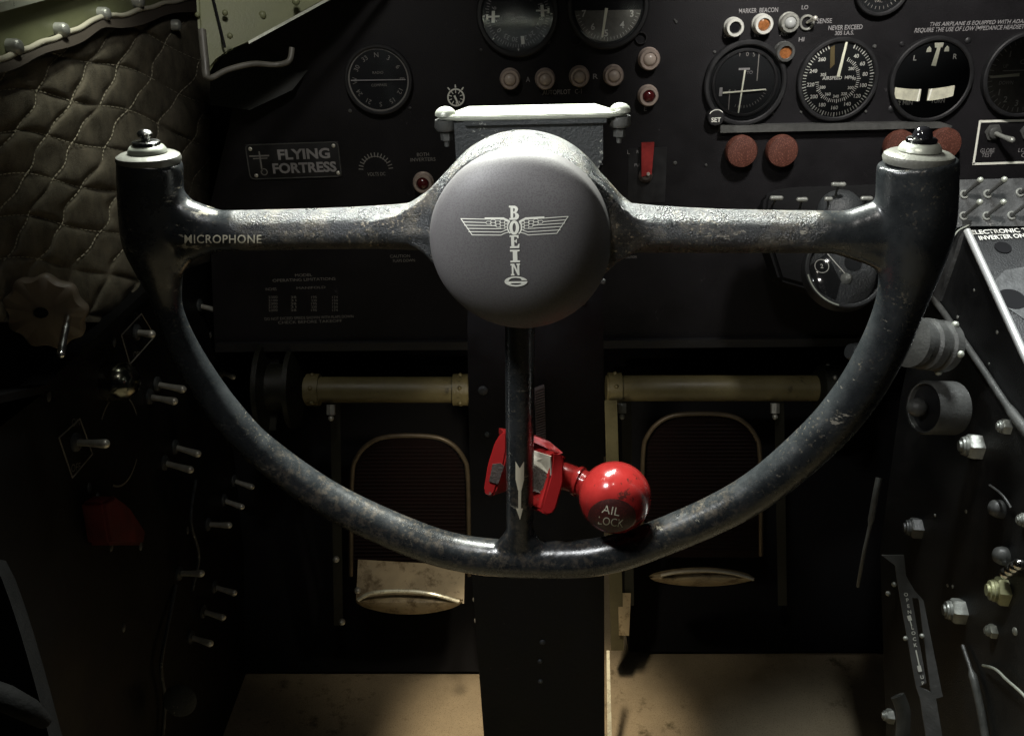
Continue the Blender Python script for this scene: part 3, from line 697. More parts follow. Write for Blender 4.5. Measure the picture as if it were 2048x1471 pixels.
# horizontal bright plate on top
m, s = on(COL, 1066, 243, 0.004)
b = BM()
W = 190 * s
q = [(-142, 8), (150, 8), (178, -8), (192, -18), (192, -34), (176, -42), (160, -56), (135, -120), (-135, -120), (-160, -56), (-176, -44), (-192, -34), (-192, -16), (-176, -6)]
prism(b, [m @ Vector((x * s, .0045, y * s)) for x, y in q], [m @ Vector((x * s, .0015, y * s)) for x, y in q])
bmesh.ops.recalc_face_normals(b, faces=b.faces)
bmesh.ops.bevel(b, geom=[e for e in b.edges], offset=.0007, segments=2, affect='EDGES')
part("top_plate", b, M['plate'], col)
b = BM(); prism(b, [m @ Vector((x * s, .0012, z * s)) for x, z in ((-138, 10), (146, 10), (146, -90), (-138, -90))], [m @ Vector((x * s, -.0012, z * s)) for x, z in ((-138, 10), (146, 10), (146, -90), (-138, -90))])
part("gasket", b, M['bracket'], col)
for sg in (-1, 1):
    c = m @ Vector((sg * 176 * s, .0045, -24 * s)); Fz = frame(c, COL.to_3x3().col[0], -COL.to_3x3().col[2], COL.to_3x3().col[1])
    b = BM(); lathe(b, Fz, [(21 * s, -.001), (21 * s, .0006), (18 * s, .0024), (12 * s, .0038), (5 * s, .0044)], seg=28); bo = part("bolt_head", b, M['plate'], col)
    b = BM(); lathe(b, Fz, [(20 * s, -.010), (24 * s, -.008), (22 * s, -.0035)], seg=20)
    lathe(b, Fz, [(12 * s, -.016), (13 * s, -.011)], seg=6)
    lathe(b, Fz, [(5 * s, -.020), (6 * s, -.016)], seg=12); part("bolt_nut", b, M['greymetal'], col)
# toothed rack and small fittings on the post
b = BM(); mm, s = on(COL, 1080, 850, 0.0); mt_, s_t = on(COL, 1080, 775, 0.0)
for i in range(26):
    mi, si = on(COL, 1079 + i * .15, 775 + i * 5.2, 0.002)
    box(b, mi @ Matrix.Rotation(.35, 4, 'Z'), 20 * si, 2.6 * si, .006, 0, 0, 0)
part("toothed_rack", b, mat("dusty_rack", (0.15, 0.12, 0.12), .5), col, smooth=0)
for (x, y, r, mt) in ((966, 780, 10, 'bracket'), (1165, 603, 8, 'bracket'), (1206, 563, 6, 'greymetal'), (975, 868, 6, 'bracket'), (1085, 1283, 6, 'bracket'), (1080, 1321, 5, 'bracket'), (1081, 1361, 5, 'bracket'), (1130, 258, 5, 'greymetal')):
    screw_at(x, y, r, col, COL, mt, "rivet")

# =================================================================== YOKE (control wheel)
yoke = thing("control_wheel", "large worn black three spoke control wheel with two upright horns", "control wheel", YOKE)
def yk(px, py, h=0.0): return YOKE @ hit(YOKE, px, py, h)
def ypt(px, py, rpx, h=0.0):
    p = yk(px, py, h); return p, rpx * p.y / F_PX
rim = [(300, 318, 63), (302, 400, 63), (309, 480, 62), (318, 530, 50), (327, 575, 36), (338, 620, 28), (361, 680, 29), (400, 750, 31), (452, 825, 33), (520, 898, 34), (650, 993, 36), (790, 1062, 37), (910, 1103, 37), (1040, 1117, 38), (1200, 1112, 38), (1350, 1063, 38),
       (1500, 990, 40), (1628, 886, 43), (1708, 795, 45), (1764, 700, 46), (1795, 625, 47), (1812, 570, 53), (1822, 520, 64), (1829, 460, 75), (1833, 400, 77), (1835, 322, 77)]
pr = [ypt(*r) for r in rim]
pp = spline([a for a, _ in pr], 8); rr = [v.x for v in spline([Vector((b_, 0, 0)) for _, b_ in pr], 8)]
bm = BM()
tube(bm, pp, rr, seg=28)
def cone(a, b, seg=28):
    tube(bm, [a[0], b[0]], [a[1], b[1]], seg=seg)
# crossbars
tube(bm, spline([ypt(318, 463, 41)[0], ypt(480, 461, 41)[0], ypt(700, 456, 42)[0], ypt(860, 452, 50)[0], ypt(980, 450, 70)[0]], 6), [v.x for v in spline([Vector((ypt(x, 460, r)[1], 0, 0)) for x, r in ((318, 43), (480, 41), (700, 42), (860, 50), (980, 70))], 6)], seg=28)
tube(bm, spline([ypt(1822, 466, 46)[0], ypt(1640, 464, 42)[0], ypt(1400, 461, 44)[0], ypt(1230, 455, 50)[0], ypt(1100, 450, 70)[0]], 6), [v.x for v in spline([Vector((ypt(x, 460, r)[1], 0, 0)) for x, r in ((1822, 46), (1640, 43), (1400, 45), (1230, 52), (1100, 70))], 6)], seg=28)
# extra corner fillets
for tri in (((338, 372, 20), (366, 428, 36), (430, 458, 40)), ((1800, 372, 22), (1768, 430, 36), (1700, 461, 42)), ((1806, 575, 24), (1772, 508, 36), (1690, 472, 40)), ((342, 560, 14), (368, 496, 30), (430, 466, 38))):
    pq_ = [ypt(*a) for a in tri]; tube(bm, spline([a[0] for a in pq_], 6), [v.x for v in spline([Vector((a[1], 0, 0)) for a in pq_], 6)], seg=24)
# spoke
tube(bm, [ypt(1040, 600, 30)[0], ypt(1040, 1108, 27)[0]], [ypt(1040, 600, 31)[1], ypt(1040, 1108, 27)[1]], seg=28)
for sg in (-1, 1): a = ypt(1040 + sg * 6, 1062, 20); c_ = ypt(1040 + sg * 30, 1098, 22); cone(a, c_)
# hub casting: disc with wedges flaring into the bars
hc = hit(YOKE, 1040, 460, .008); s = .468 / F_PX
HM = YOKE @ Matrix.Translation((hc.x, hc.y, 0))
lathe(bm, HM, [(150 * s, -.026), (172 * s, -.022), (181 * s, -.010), (181 * s, .006), (176 * s, .014), (166 * s, .018)], seg=72)
for sg in (-1, 1):
    for vs in (1, -1):
        q = [(sg * 120, vs * 128), (sg * 160, vs * 92), (sg * 195, vs * 55), (sg * 240, vs * 25), (sg * 300, vs * 8), (sg * 300, -10 * vs), (sg * 100, -10 * vs)]
        q = [(x * s, y * s + 2 * s) for x, y in q]
        prism(bm, [HM @ Vector((x, y, .012)) for x, y in q], [HM @ Vector((x, y, -.012)) for x, y in q])
bmesh.ops.recalc_face_normals(bm, faces=bm.faces)
tmp_me = bpy.data.meshes.new("tmp"); bm.to_mesh(tmp_me); bm.free()
to = bpy.data.objects.new("tmp", tmp_me); C.objects.link(to)
md = to.modifiers.new("r", 'REMESH'); md.mode = 'VOXEL'; md.voxel_size = 0.00125; md.use_smooth_shade = True
md = to.modifiers.new("s", 'SMOOTH'); md.factor = 0.5; md.iterations = 14
dg = bpy.context.evaluated_depsgraph_get(); body_me = bpy.data.meshes.new_from_object(to.evaluated_get(dg))
bpy.data.objects.remove(to)
YM = M['yoke']
from mathutils.bvhtree import BVHTree
YB = BVHTree.FromPolygons([v.co.copy() for v in body_me.vertices], [tuple(p.vertices) for p in body_me.polygons])
def on_casting(px, py, off=.0006):
    r = ray(px, py).normalized(); loc, nn, ix, ds = YB.ray_cast(Vector((0, 0, 0)), r)
    if loc is None: return P(px, py, .48)
    return loc - r * off
part("wheel_casting", body_me, YM, yoke, smooth=0)
for p in body_me.polygons: p.use_smooth = True
# horn caps: bare metal washer, nut and black push button; axis = board's vertical
for (px, py, sg, k) in ((297, 315, -1, 1.0), (1837, 313, 1, 1.18)):
    c, rr_ = ypt(px, py, 62 if sg < 0 else 74)
    R3 = YOKE.to_3x3(); Fz = frame(c, R3.col[0], -R3.col[2], R3.col[1]); s = c.y / F_PX * (1 if sg < 0 else 1.08)
    b = BM(); lathe(b, Fz, [(60 * s, -.003), (63 * s, -.0008), (61 * s, .0010), (54 * s, .0022), (30 * s, .0026)], seg=48)
    cap_ = part("horn_end_cap", b, mat("worn_cap_metal" , (0.20, 0.20, 0.175), .42, metal=.35, bump=.25, bscale=300, wear=(.06, .06, .055), wscale=100, wlo=.62, whi=.70) if sg < 0 else bpy.data.materials["worn_cap_metal"], yoke)
    b = BM(); lathe(b, Fz, [(35 * s, .0022), (38 * s, .0030), (37 * s, .0044), (32 * s, .0062), (26 * s, .0068)], seg=40)
    nut = part("retaining_ring", b, M['plate'], yoke)
    b = BM(); lathe(b, Fz, [(27 * s, .0066), (27 * s, .0084), (24 * s, .0090)], seg=36); part("collar", b, M['chrome'], yoke)
    b = BM(); lathe(b, Fz, [(8 * s, .008), (9 * s, .0106), (14 * s, .0114), (15 * s, .0128), (11 * s, .0142), (4 * s, .0149)] if sg < 0 else [(17 * s, .008), (18 * s, .0100), (15 * s, .0122), (10 * s, .0136), (4 * s, .0141)], seg=32)
    part("push_button", b, M['chrome'] if sg < 0 else M['button'], yoke)
# hub cap
cc = hit(YOKE, 1037, 488, .030); CAPF = YOKE @ Matrix.Translation((cc.x, cc.y, 0.016)); s = (CAPF.translation.y) / F_PX
CAPF_s = s; R = 178 * s
def dome(r):
    x = min(1.0, r / R); H = .016
    return .012 + H * (1 - x ** 3.2) ** 0.62
prof = [(R * .99, -.002), (R, .004), (R, .011)] + [(R * x, dome(R * x)) for x in (.998, .99, .975, .95, .92, .88, .83, .77, .7, .6, .5, .4, .3, .2, .1, .03)]
b = BM(); lathe(b, CAPF, prof, seg=96); cap = part("hub_cap", b, M['cap'], yoke, smooth=60)
# emblem, laid on the dome
ecx, ecy = 1033.0, 492.0
zoff = [0]
_cap_inv = CAPF.inverted()
def edge_pt(cx, cy, dz=0.00025):
    """crop pixels (7.314 per photograph pixel) -> point on the dome"""
    px, py = 900 + cx / 7.314, 390 + cy / 7.314
    h = .016 + .026
    for _ in range(4):
        l = hit(YOKE, px, py, h); q = _cap_inv @ (YOKE @ l); h = .016 + dome(math.hypot(q.x, q.y))
    return CAPF @ Vector((q.x, q.y, dome(math.hypot(q.x, q.y)) + dz))
def eline(bm, pts, wd):
    zoff[0] = (zoff[0] + 1) % 6; dz = .00008 + zoff[0] * .000012
    for a, c_ in zip(pts, pts[1:]):
        a = Vector(a); c_ = Vector(c_); d = (c_ - a); L_ = d.length; d.normalize(); n_ = Vector((-d.y, d.x)) * wd / 2; e = d * wd * .25
        k = max(1, int(L_ / 60)); a = a - e; c_ = c_ + e; prev = None
        for i in range(k + 1):
            p_ = a.lerp(c_, i / k); q = (bm.verts.new(edge_pt(*(p_ - n_), dz)), bm.verts.new(edge_pt(*(p_ + n_), dz)))
            if prev: bm.faces.new((prev[0], q[0], q[1], prev[1]))
            prev = q
def eshape(bm, loops, dz=.00016):
    cu = bpy.data.curves.new("e", 'CURVE'); cu.dimensions = '2D'; cu.fill_mode = 'BOTH'
    for lp in loops:
        sp = cu.splines.new('POLY'); sp.points.add(len(lp) - 1); sp.use_cyclic_u = True
        for i, (x, y) in enumerate(lp): sp.points[i].co = (x * .01, -y * .01, 0, 1)
    o = bpy.data.objects.new("e", cu); C.objects.link(o)
    me = bpy.data.meshes.new_from_object(o.evaluated_get(bpy.context.evaluated_depsgraph_get()))
    bpy.data.objects.remove(o)
    for v in me.vertices: v.co = edge_pt(v.co.x * 100, -v.co.y * 100, dz)
    bm.from_mesh(me); bpy.data.meshes.remove(me)
def ell(cx, cy, rx, ry, n=36, a0=0, a1=360):
    return [(cx + rx * math.cos(math.radians(a0 + (a1 - a0) * i / n)), cy + ry * math.sin(math.radians(a0 + (a1 - a0) * i / n))) for i in range(n if a1 - a0 == 360 else n + 1)]
b = BM()
# B
eshape(b, [[(862, 155), (950, 155), (985, 175), (998, 205), (985, 240), (968, 255), (995, 270), (1012, 300), (1005, 335), (980, 358), (950, 362), (868, 362), (868, 335), (888, 335), (884, 182), (862, 182)],
           [(925, 190), (945, 195), (950, 215), (940, 238), (925, 243)], [(926, 262), (948, 270), (955, 298), (948, 325), (926, 332)]])
# O
eshape(b, [ell(940, 475, 72, 106), ell(940, 475, 24, 66)])
# E
eshape(b, [[(872, 588), (1004, 584), (1004, 632), (988, 632), (975, 610), (938, 610), (940, 664), (958, 664), (966, 645), (978, 645), (978, 700), (966, 700), (958, 682), (940, 682), (944, 745), (985, 745), (1003, 712), (1018, 712), (1014, 774), (878, 776), (878, 750), (898, 748), (892, 612), (872, 612)]])
# I
eshape(b, [[(878, 800), (1018, 798), (1018, 822), (985, 824), (988, 952), (1026, 955), (1026, 980), (884, 984), (884, 960), (922, 955), (918, 826), (878, 826)]])
# N
eshape(b, [[(886, 1004), (940, 1002), (984, 1098), (984, 1022), (972, 1022), (972, 1000), (1026, 998), (1026, 1020), (1014, 1022), (1018, 1172), (992, 1172), (930, 1046), (932, 1150), (944, 1152), (944, 1176), (892, 1176), (892, 1154), (906, 1150), (902, 1028), (886, 1028)]])
# G, wide oval with its opening at the right
eshape(b, [[(966 + 168 * math.cos(math.radians(a)), 1262 + 74 * math.sin(math.radians(a))) for a in range(-3, 350, 7)] + [(1046, 1246), (1042, 1226), (1018, 1214), (960, 1207), (905, 1214), (872, 1232), (858, 1252), (866, 1258), (1050, 1256)], [(880, 1286), (1048, 1282), (1040, 1296), (1000, 1308), (950, 1310), (905, 1304)]])
part("name_letters", b, M['white'], yoke, smooth=0)
b = BM()
for mir in (False, True):
    def q(x, y):
        return (x, y) if not mir else (1880 - x + 8, y - (x < 940) * (940 - x) * 0.052 + 8)
    def L(pts, wd=9): eline(b, [q(*p_) for p_ in pts], wd * 1.25)
    L([(160, 345), (325, 583), (745, 586), (800, 558), (850, 546)])
    L([(160, 345), (520, 352)])
    L([(190, 392), (530, 402)]); L([(212, 440), (600, 446), (680, 450)]); L([(250, 487), (690, 492), (752, 490)]); L([(275, 535), (745, 541), (800, 522), (830, 505)])
    L([(515, 342), (780, 342), (838, 368), (866, 385)], 24)
    # hexagonal feather cells
    def hexa(cx, cy, rx=38, ry=22):
        L([(cx - rx, cy), (cx - rx * .55, cy - ry), (cx + rx * .55, cy - ry), (cx + rx, cy), (cx + rx * .55, cy + ry), (cx - rx * .55, cy + ry), (cx - rx, cy)], 6)
    for (x, y) in ((562, 404), (632, 380), (700, 402), (632, 422), (768, 380), (704, 448), (768, 424), (768, 466), (820, 400, ), (820, 442), (822, 490)):
        hexa(x, y, 38 if x < 800 else 20, 22)
    L([(870, 385), (845, 430), (842, 490), (858, 535), (880, 556)], 16)
part("wing_lines", b, M['white'], yoke, smooth=0)

# MICROPHONE stamped lettering wraps on the lower front of the left bar
bc, br = ypt(450, 461, 42)
ulen = None
mt2 = text_mesh("MICROPHONE", 1.0, 0.13, bold=.01, space=1.1)
p0, p1 = hit(YOKE, 369, 477), hit(YOKE, 523, 477)
b = BM()
me = mt2; bmt = bmesh.new(); bmt.from_mesh(me); bmesh.ops.triangulate(bmt, faces=bmt.faces); bmesh.ops.subdivide_edges(bmt, edges=[e for e in bmt.edges if e.calc_length() > .02], cuts=1)
for v in bmt.verts:
    fx = v.co.x + .5; fy = v.co.y / .13     # -.5..+.5
    px = 369 + (523 - 369) * fx; py = 478 - fy * 17 + 0
    yc = 461 + (px - 480) * -0.012; r_px = 41.0
    k = max(-.97, min(.97, (py - yc + 6) / r_px)); h = r_px * .468 / F_PX * math.sqrt(1 - k * k) + .0004
    v.co = on_casting(px, py)
me2 = bpy.data.meshes.new("x"); bmt.to_mesh(me2); bmt.free()
part("microphone_lettering", me2, M['stamp'], yoke, smooth=0)
# cream arrow painted on the spoke
def spoke_pt(px, py):
    r_px = 28.5; k = max(-.95, min(.95, (px - 1040) / r_px)); return on_casting(px, py)
b = BM()
def spoly(pts):
    bm2 = bmesh.new(); bm2.faces.new([bm2.verts.new((x, y, 0)) for x, y in pts]); bmesh.ops.triangulate(bm2, faces=bm2.faces)
    bmesh.ops.subdivide_edges(bm2, edges=bm2.edges[:], cuts=2, use_grid_fill=True)
    for v in bm2.verts: v.co = spoke_pt(v.co.x, v.co.y)
    m2 = bpy.data.meshes.new("x"); bm2.to_mesh(m2); bm2.free(); b.from_mesh(m2); bpy.data.meshes.remove(m2)
spoly([(1031, 922), (1039.5, 936), (1039.5, 980), (1036, 980), (1031, 958)]); spoly([(1048, 922), (1048, 958), (1043, 980), (1039.5, 980), (1039.5, 936)])
spoly([(1036.5, 980), (1042.5, 980), (1042, 1016), (1036.5, 1016)]); spoly([(1032, 1016), (1046, 1016), (1040, 1039)])
part("painted_arrow", b, M['cream'], yoke, smooth=0)

# =================================================================== AILERON LOCK
bcen = P(1230, 994, .530); br = 72 * .530 / F_PX
lock = thing("aileron_lock", "glossy red aileron lock with a round ball handle marked AIL LOCK", "control lock", Matrix.Translation(bcen))
b = BM(); ball(b, bcen, br, seg=64); bl = part("ball_handle", b, M['red'], lock, smooth=80)
b = BM()
k_ = .55 / F_PX; tube(b, [P(1108, 944, .553), P(1116, 947, .552), P(1118, 948, .552), P(1152, 960, .546), P(1154, 961, .546), P(1160, 963, .545), P(1162, 964, .545), P(1190, 977, .54)], [38 * k_, 38 * k_, 28 * k_, 27 * k_, 31 * k_, 31 * k_, 27 * k_, 27 * k_], seg=40)
part("neck", b, M['red'], lock)
# clevis: two cheeks and a bridge
def slab(bm, pix, d0, d1, dx=0):
    """outline in pixels at depths; back face pushed to depth d1 and shifted"""
    prism(bm, [P(x, y, d) for x, y, d in pix], [P(x, y, d) * 1.0 + Vector((dx, d1, 0)) for x, y, d in pix])
b = BM(); slab(b, [(1105, 903, .53), (1124, 905, .53), (1129, 925, .53), (1128, 965, .53), (1113, 1018, .53), (1104, 1029, .53), (1090, 1030, .53), (1081, 1020, .53), (1100, 950, .53)], 0, .035, -.013)
bmesh.ops.recalc_face_normals(b, faces=b.faces); bmesh.ops.bevel(b, geom=b.edges[:], offset=.0012, segments=2, affect='EDGES')
part("cheek_plate", b, M['redworn'], lock)
b = BM(); slab(b, [(1000, 866, .545), (1006, 862, .545), (1014, 861, .545), (1014, 900, .545), (1008, 930, .545), (990, 985, .545), (982, 994, .545), (972, 992, .545), (966, 980, .545), (974, 930, .545), (988, 885, .545)], 0, .03, .012)
bmesh.ops.recalc_face_normals(b, faces=b.faces); bmesh.ops.bevel(b, geom=b.edges[:], offset=.0012, segments=2, affect='EDGES')
part("cheek_plate", b, M['redworn'], lock)
b = BM(); slab(b, [(1006, 862, .55), (1062, 869, .55), (1100, 883, .545), (1126, 905, .53), (1108, 912, .53), (1092, 895, .545), (1060, 880, .55), (1006, 874, .55)], 0, .03, -.003)
bmesh.ops.recalc_face_normals(b, faces=b.faces)
part("bridge_plate", b, M['redworn'], lock)
b = BM(); slab(b, [(1006, 872, .575), (1062, 876, .575), (1100, 896, .572), (1096, 908, .572), (1062, 902, .575), (1006, 900, .575)], 0, .004)
bmesh.ops.recalc_face_normals(b, faces=b.faces); part("inner_web", b, M['redworn'], lock)
def cheek(px, py, k, off=.0007): return P(px, py, .53) + Vector((-.013 * k - off, .035 * k, 0))
for nm, q_, mt_n in (("worn_inner_face", [(1104.5, 912, .02), (1104, 950, .02), (1094, 936, .55), (1092, 930, .62), (1092, 912, .98), (1096, 906, .7)], 'wornwhite'), ("stop_pad", [(1104, 951, .03), (1094, 990, .05), (1083, 985, .6), (1086, 970, 1.0), (1088, 935, .98), (1094, 936, .55)], 'rubber')):
    b = BM(); prism(b, [cheek(*a) for a in q_], [cheek(*a, off=.0001) for a in q_]); bmesh.ops.recalc_face_normals(b, faces=b.faces); part(nm, b, M[mt_n], lock, smooth=0)
b = BM(); slab(b, [(985, 928, .5435), (1001, 926, .5435), (1008, 932, .5435), (996, 968, .5435), (978, 962, .5435)], 0, .004)
bmesh.ops.recalc_face_normals(b, faces=b.faces); part("stop_pad", b, M['rubber'], lock)
# decal on the ball
def ball_pt(px, py, k=1.0):
    r = ray(px, py); cvec = bcen; a = r.dot(r); bb = -2 * r.dot(cvec); R_ = br * k; c_ = cvec.dot(cvec) - R_ * R_; disc = bb * bb - 4 * a * c_
    if disc < 0: disc = 0
    t_ = (-bb - math.sqrt(disc)) / (2 * a); return r * t_
b = BM(); rows = []
for i in range(9):
    f = i / 8.0; rows.append([b.verts.new(ball_pt(1224 + 48 * f * math.cos(a) + (0), 1031 + 34 * f * math.sin(a), 1.006)) for a in [2 * math.pi * k / 40 for k in range(40)]] if i else None)
c0 = b.verts.new(ball_pt(1224, 1031, 1.006))
for k in range(40): b.faces.new((c0, rows[1][k], rows[1][(k + 1) % 40]))
for i in range(1, 8):
    for k in range(40): b.faces.new((rows[i][k], rows[i + 1][k], rows[i + 1][(k + 1) % 40], rows[i][(k + 1) % 40]))
part("decal", b, M['decal'], lock)
b = BM()
for s_, cx, cy, wd, hh, rot in (("AIL", 1222, 1020, 36, 16, .20), ("LOCK", 1222, 1043, 51, 16, .14)):
    me = text_mesh(s_, wd, hh, bold=-.004); me.transform(Matrix.Rotation(-rot, 4, 'Z'))
    for v in me.vertices: v.co = ball_pt(cx + v.co.x, cy - v.co.y, 1.012)
    b.from_mesh(me); bpy.data.meshes.remove(me)
part("lettering", b, M['stamp'], lock, smooth=0)

# =================================================================== RUDDER PEDALS
def pedal(label, x0, x1, y, d, padx0, padx1, pady, lip, label_only=False):
    t = thing("rudder_pedal", label, "pedal", Matrix.Translation(P((x0 + x1) / 2, y, d)), "rudder pedals under the panel")
    s = d / F_PX
    b = BM(); tube(b, [P(x0, y, d), P(x1, y, d)], 26 * s, seg=32); part("cross_tube", b, M['olive'], t)
    for cx in ((x0 + 4, x0 + 30), (x1 - 32, x1 - 2)):
        b = BM(); tube(b, [P(cx[0], y, d), P(cx[1], y, d)], 32 * s, seg=32)
        for k in range(6):
            a = k * math.pi / 3 + .4; ball(b, P((cx[0] + cx[1]) / 2, y, d) + Vector((0, -math.sin(a), math.cos(a))) * 32 * s, 4.5 * s, seg=10)
        part("collar", b, M['olive'], t)
    # hanger arms and bolts
    for ax in (padx0 - 42, padx1 + 26):
        b = BM(); prism(b, [P(ax, y, d + .01), P(ax + 20, y, d + .01), P(ax + 26, lip + 60, d + .10), P(ax + 8, lip + 60, d + .10)], [P(ax, y, d + .03), P(ax + 20, y, d + .03), P(ax + 26, lip + 60, d + .12), P(ax + 8, lip + 60, d + .12)])
        part("hanger_arm", b, M['darkolive'], t)
        b = BM(); tube(b, [P(ax + 2, y + 30, d - .01), P(ax + 2, y + 50, d - .01)], 9 * s, seg=6); ball(b, P(ax + 2, y + 57, d - .01), 6 * s, seg=10); part("hanging_bolt", b, M['steel'], t)
    # pad with rounded top frame
    w_ = padx1 - padx0; pts = [(padx0, lip - 40), (padx0 + 2, pady + 90), (padx0 + 12, pady + 42), (padx0 + 40, pady + 12), (padx0 + 80, pady), (padx1 - 80, pady), (padx1 - 40, pady + 12), (padx1 - 12, pady + 42), (padx1 - 2, pady + 90), (padx1, lip - 40)]
    dd = lambda yy: d + .02 + (yy - pady) / F_PX * d * .5
    path = spline([P(x, yy, dd(yy)) for x, yy in pts], 5)
    b = BM(); tube(b, path, 5.0 * s, seg=10); part("pad_frame", b, mat("dull_bronze_edge", (.10, .078, .05), .4, metal=.3, vary=.2, vscale=60) if "dull_bronze_edge" not in bpy.data.materials else bpy.data.materials["dull_bronze_edge"], t)
    b = BM(); nn = 34
    for i in range(nn):
        yy = pady + 22 + (lip - 65 - pady) * i / nn; ins = max(0, 34 - (yy - pady - 8) * .9) + 6
        tube(b, [P(padx0 + ins, yy, dd(yy) + .006), P(padx1 - ins, yy, dd(yy) + .006)], 2.6 * s, seg=6)
    pa = [(x + (4 if x < (padx0 + padx1) / 2 else -4), yy + 4) for x, yy in pts]
    prism(b, [P(x, yy, dd(yy) + .0065) for x, yy in pa], [P(x, yy, dd(yy) + .012) for x, yy in pa])
    part("ribbed_pad", b, M['pad'], t)
    return t, dd
t, dd = pedal("left rudder pedal with a tan heel plate and olive cross tube, left of the column", 610, 938, 779, 1.08, 702, 938, 872, 1190)
# tan heel plate, rounded lip
b = BM(); prism(b, [P(716, 1118, 1.17), P(930, 1130, 1.17), P(928, 1206, 1.14), P(712, 1200, 1.14)], [P(716, 1118, 1.18), P(930, 1130, 1.18), P(928, 1206, 1.15), P(712, 1200, 1.15)])
part("heel_plate", b, M['tan'], t, smooth=0)
def lip_shape(x0, x1, ytop, ycen, ybot, d):
    b = BM(); n = 24; prev = None; rows = []
    for j in range(9):
        fj = j / 8; row = []
        for i in range(n + 1):
            f = i / n; arch = math.sin(math.pi * f) ** .6
            top = ycen - (ycen - ytop) * arch; bot = ycen + (ybot - ycen) * arch
            yy = top + (bot - top) * fj; row.append(b.verts.new(P(x0 + (x1 - x0) * f, yy, d - .018 * math.sin(math.pi * min(1, fj * 1.0)) + .012 * (fj < .01))))
        rows.append(row)
    for a, c_ in zip(rows, rows[1:]):
        for i in range(n): b.faces.new((a[i], a[i + 1], c_[i + 1], c_[i]))
    ex = bmesh.ops.extrude_face_region(b, geom=b.faces[:]); vs = [v for v in ex['geom'] if isinstance(v, bmesh.types.BMVert)]
    bmesh.ops.translate(b, verts=vs, vec=(0, .012, 0))
    return b
part("rolled_lip", lip_shape(712, 925, 1180, 1203, 1228, 1.145), M['tan'], t)
b = BM(); tube(b, spline([P(716, 1199, 1.125), P(745, 1185, 1.12), P(800, 1181, 1.12), P(860, 1186, 1.12), P(918, 1202, 1.125)], 8), [4.0 * 1.12 / F_PX] * 33, seg=8); part("lip_highlight", b, M['brightlip'], t)  # bright tube: the lip's highlight put into its colour
for (x, y) in ((684, 1243), (955, 1240), (952, 1198), (672, 1118), (715, 1180)):
    b = BM(); ball(b, P(x, y, 1.12), 7 * 1.12 / F_PX, seg=12); part("bolt", b, M['steel'], t)
t, dd = pedal("right rudder pedal with a thin pale lip and olive cross tube, right of the column", 1212, 1690, 776, 1.08, 1284, 1522, 828, 1150)
part("rolled_lip", lip_shape(1300, 1510, 1138, 1156, 1172, 1.12), M['tan'], t)
b = BM(); tube(b, spline([P(1322, 1150, 1.098), P(1360, 1143, 1.095), P(1420, 1141, 1.095), P(1470, 1147, 1.095), P(1508, 1159, 1.098)], 8), [6.5 * 1.1 / F_PX] * 32 + [2 * 1.1 / F_PX], seg=10, flat=.5); part("lip_highlight", b, mat("dull_lip_metal", (.50, .46, .36), .4, metal=.3, vary=.2, vscale=90), t)  # pale tube paints the highlight along this lip too
# left flanges on the far end of the left tube
t = thing("tube_flange", "dark round flanged bracket at the outer end of the left pedal tube", "bracket", Matrix.Translation(P(560, 760, 1.1)))
Fx = frame(P(560, 775, 1.1), Vector((0, 0, 1)), Vector((0, 1, 0)), Vector((1, 0, 0)))
b = BM(); lathe(b, Fx, [(.055, -.022), (.058, -.020), (.058, -.014), (.03, -.012), (.03, .012), (.050, .014), (.050, .020), (.02, .024)], seg=40); part("flange", b, M['darkolive'], t)
b = BM(); prism(b, [P(520, 680, 1.1), P(552, 668, 1.1), P(560, 690, 1.1), P(552, 860, 1.1), P(528, 860, 1.1)], [P(520, 680, 1.13), P(552, 668, 1.13), P(560, 690, 1.13), P(552, 860, 1.13), P(528, 860, 1.13)]); part("bracket_plate", b, M['darkolive'], t)
t = thing("bearing_flange", "round riveted bearing at the outer end of the right pedal tube, behind the rim", "bracket", Matrix.Translation(P(1640, 780, 1.08)))
Fx = frame(P(1665, 778, 1.08), Vector((0, 0, 1)), Vector((0, 1, 0)), Vector((1, 0, 0)))
b = BM(); lathe(b, Fx, [(.024, -.02), (.029, -.016), (.029, .014), (.022, .016), (.022, .030), (.026, .032), (.026, .042), (.012, .044)], seg=36); part("flange", b, M['darkolive'], t)
for a in range(6):
    b = BM(); ball(b, P(1655, 778, 1.08) + Vector((0, -math.sin(a * 1.05) * .029, math.cos(a * 1.05) * .029)), .003, seg=10); part("rivet", b, M['steel'], t)
# upright struts right of the column down to the floor
b = BM(); prism(b, [P(1209, 800, 1.02), P(1234, 800, 1.02), P(1248, 1300, 1.22), P(1222, 1300, 1.22)], [P(1209, 800, 1.05), P(1234, 800, 1.05), P(1248, 1300, 1.25), P(1222, 1300, 1.25)])
recentre(single("pedal_strut", b, mat('dark_olive_primer', (.075, .068, .034), .5, bump=.15, bscale=300, vary=.3, vscale=30), "flat olive upright strut along the right edge of the column", "strut"))
b = BM(); prism(b, [P(1236, 1185, 1.17), P(1262, 1185, 1.17), P(1258, 1270, 1.2), P(1238, 1270, 1.2)], [P(1236, 1185, 1.19), P(1262, 1185, 1.19), P(1258, 1270, 1.22), P(1238, 1270, 1.22)])
recentre(single("strut_foot", b, M['tan'], "short tan block beside the foot of the olive strut", "bracket"))
b = BM(); prism(b, [P(1213, 1300, 1.12), P(1219, 1300, 1.12), P(1226, 1560, 1.12), P(1216, 1560, 1.12)], [P(1213, 1300, 1.13), P(1219, 1300, 1.13), P(1226, 1560, 1.13), P(1216, 1560, 1.13)])
recentre(single("floor_rail", b, M['brightlip'], "thin bright metal edge along the column's lower right side", "metal strip"))
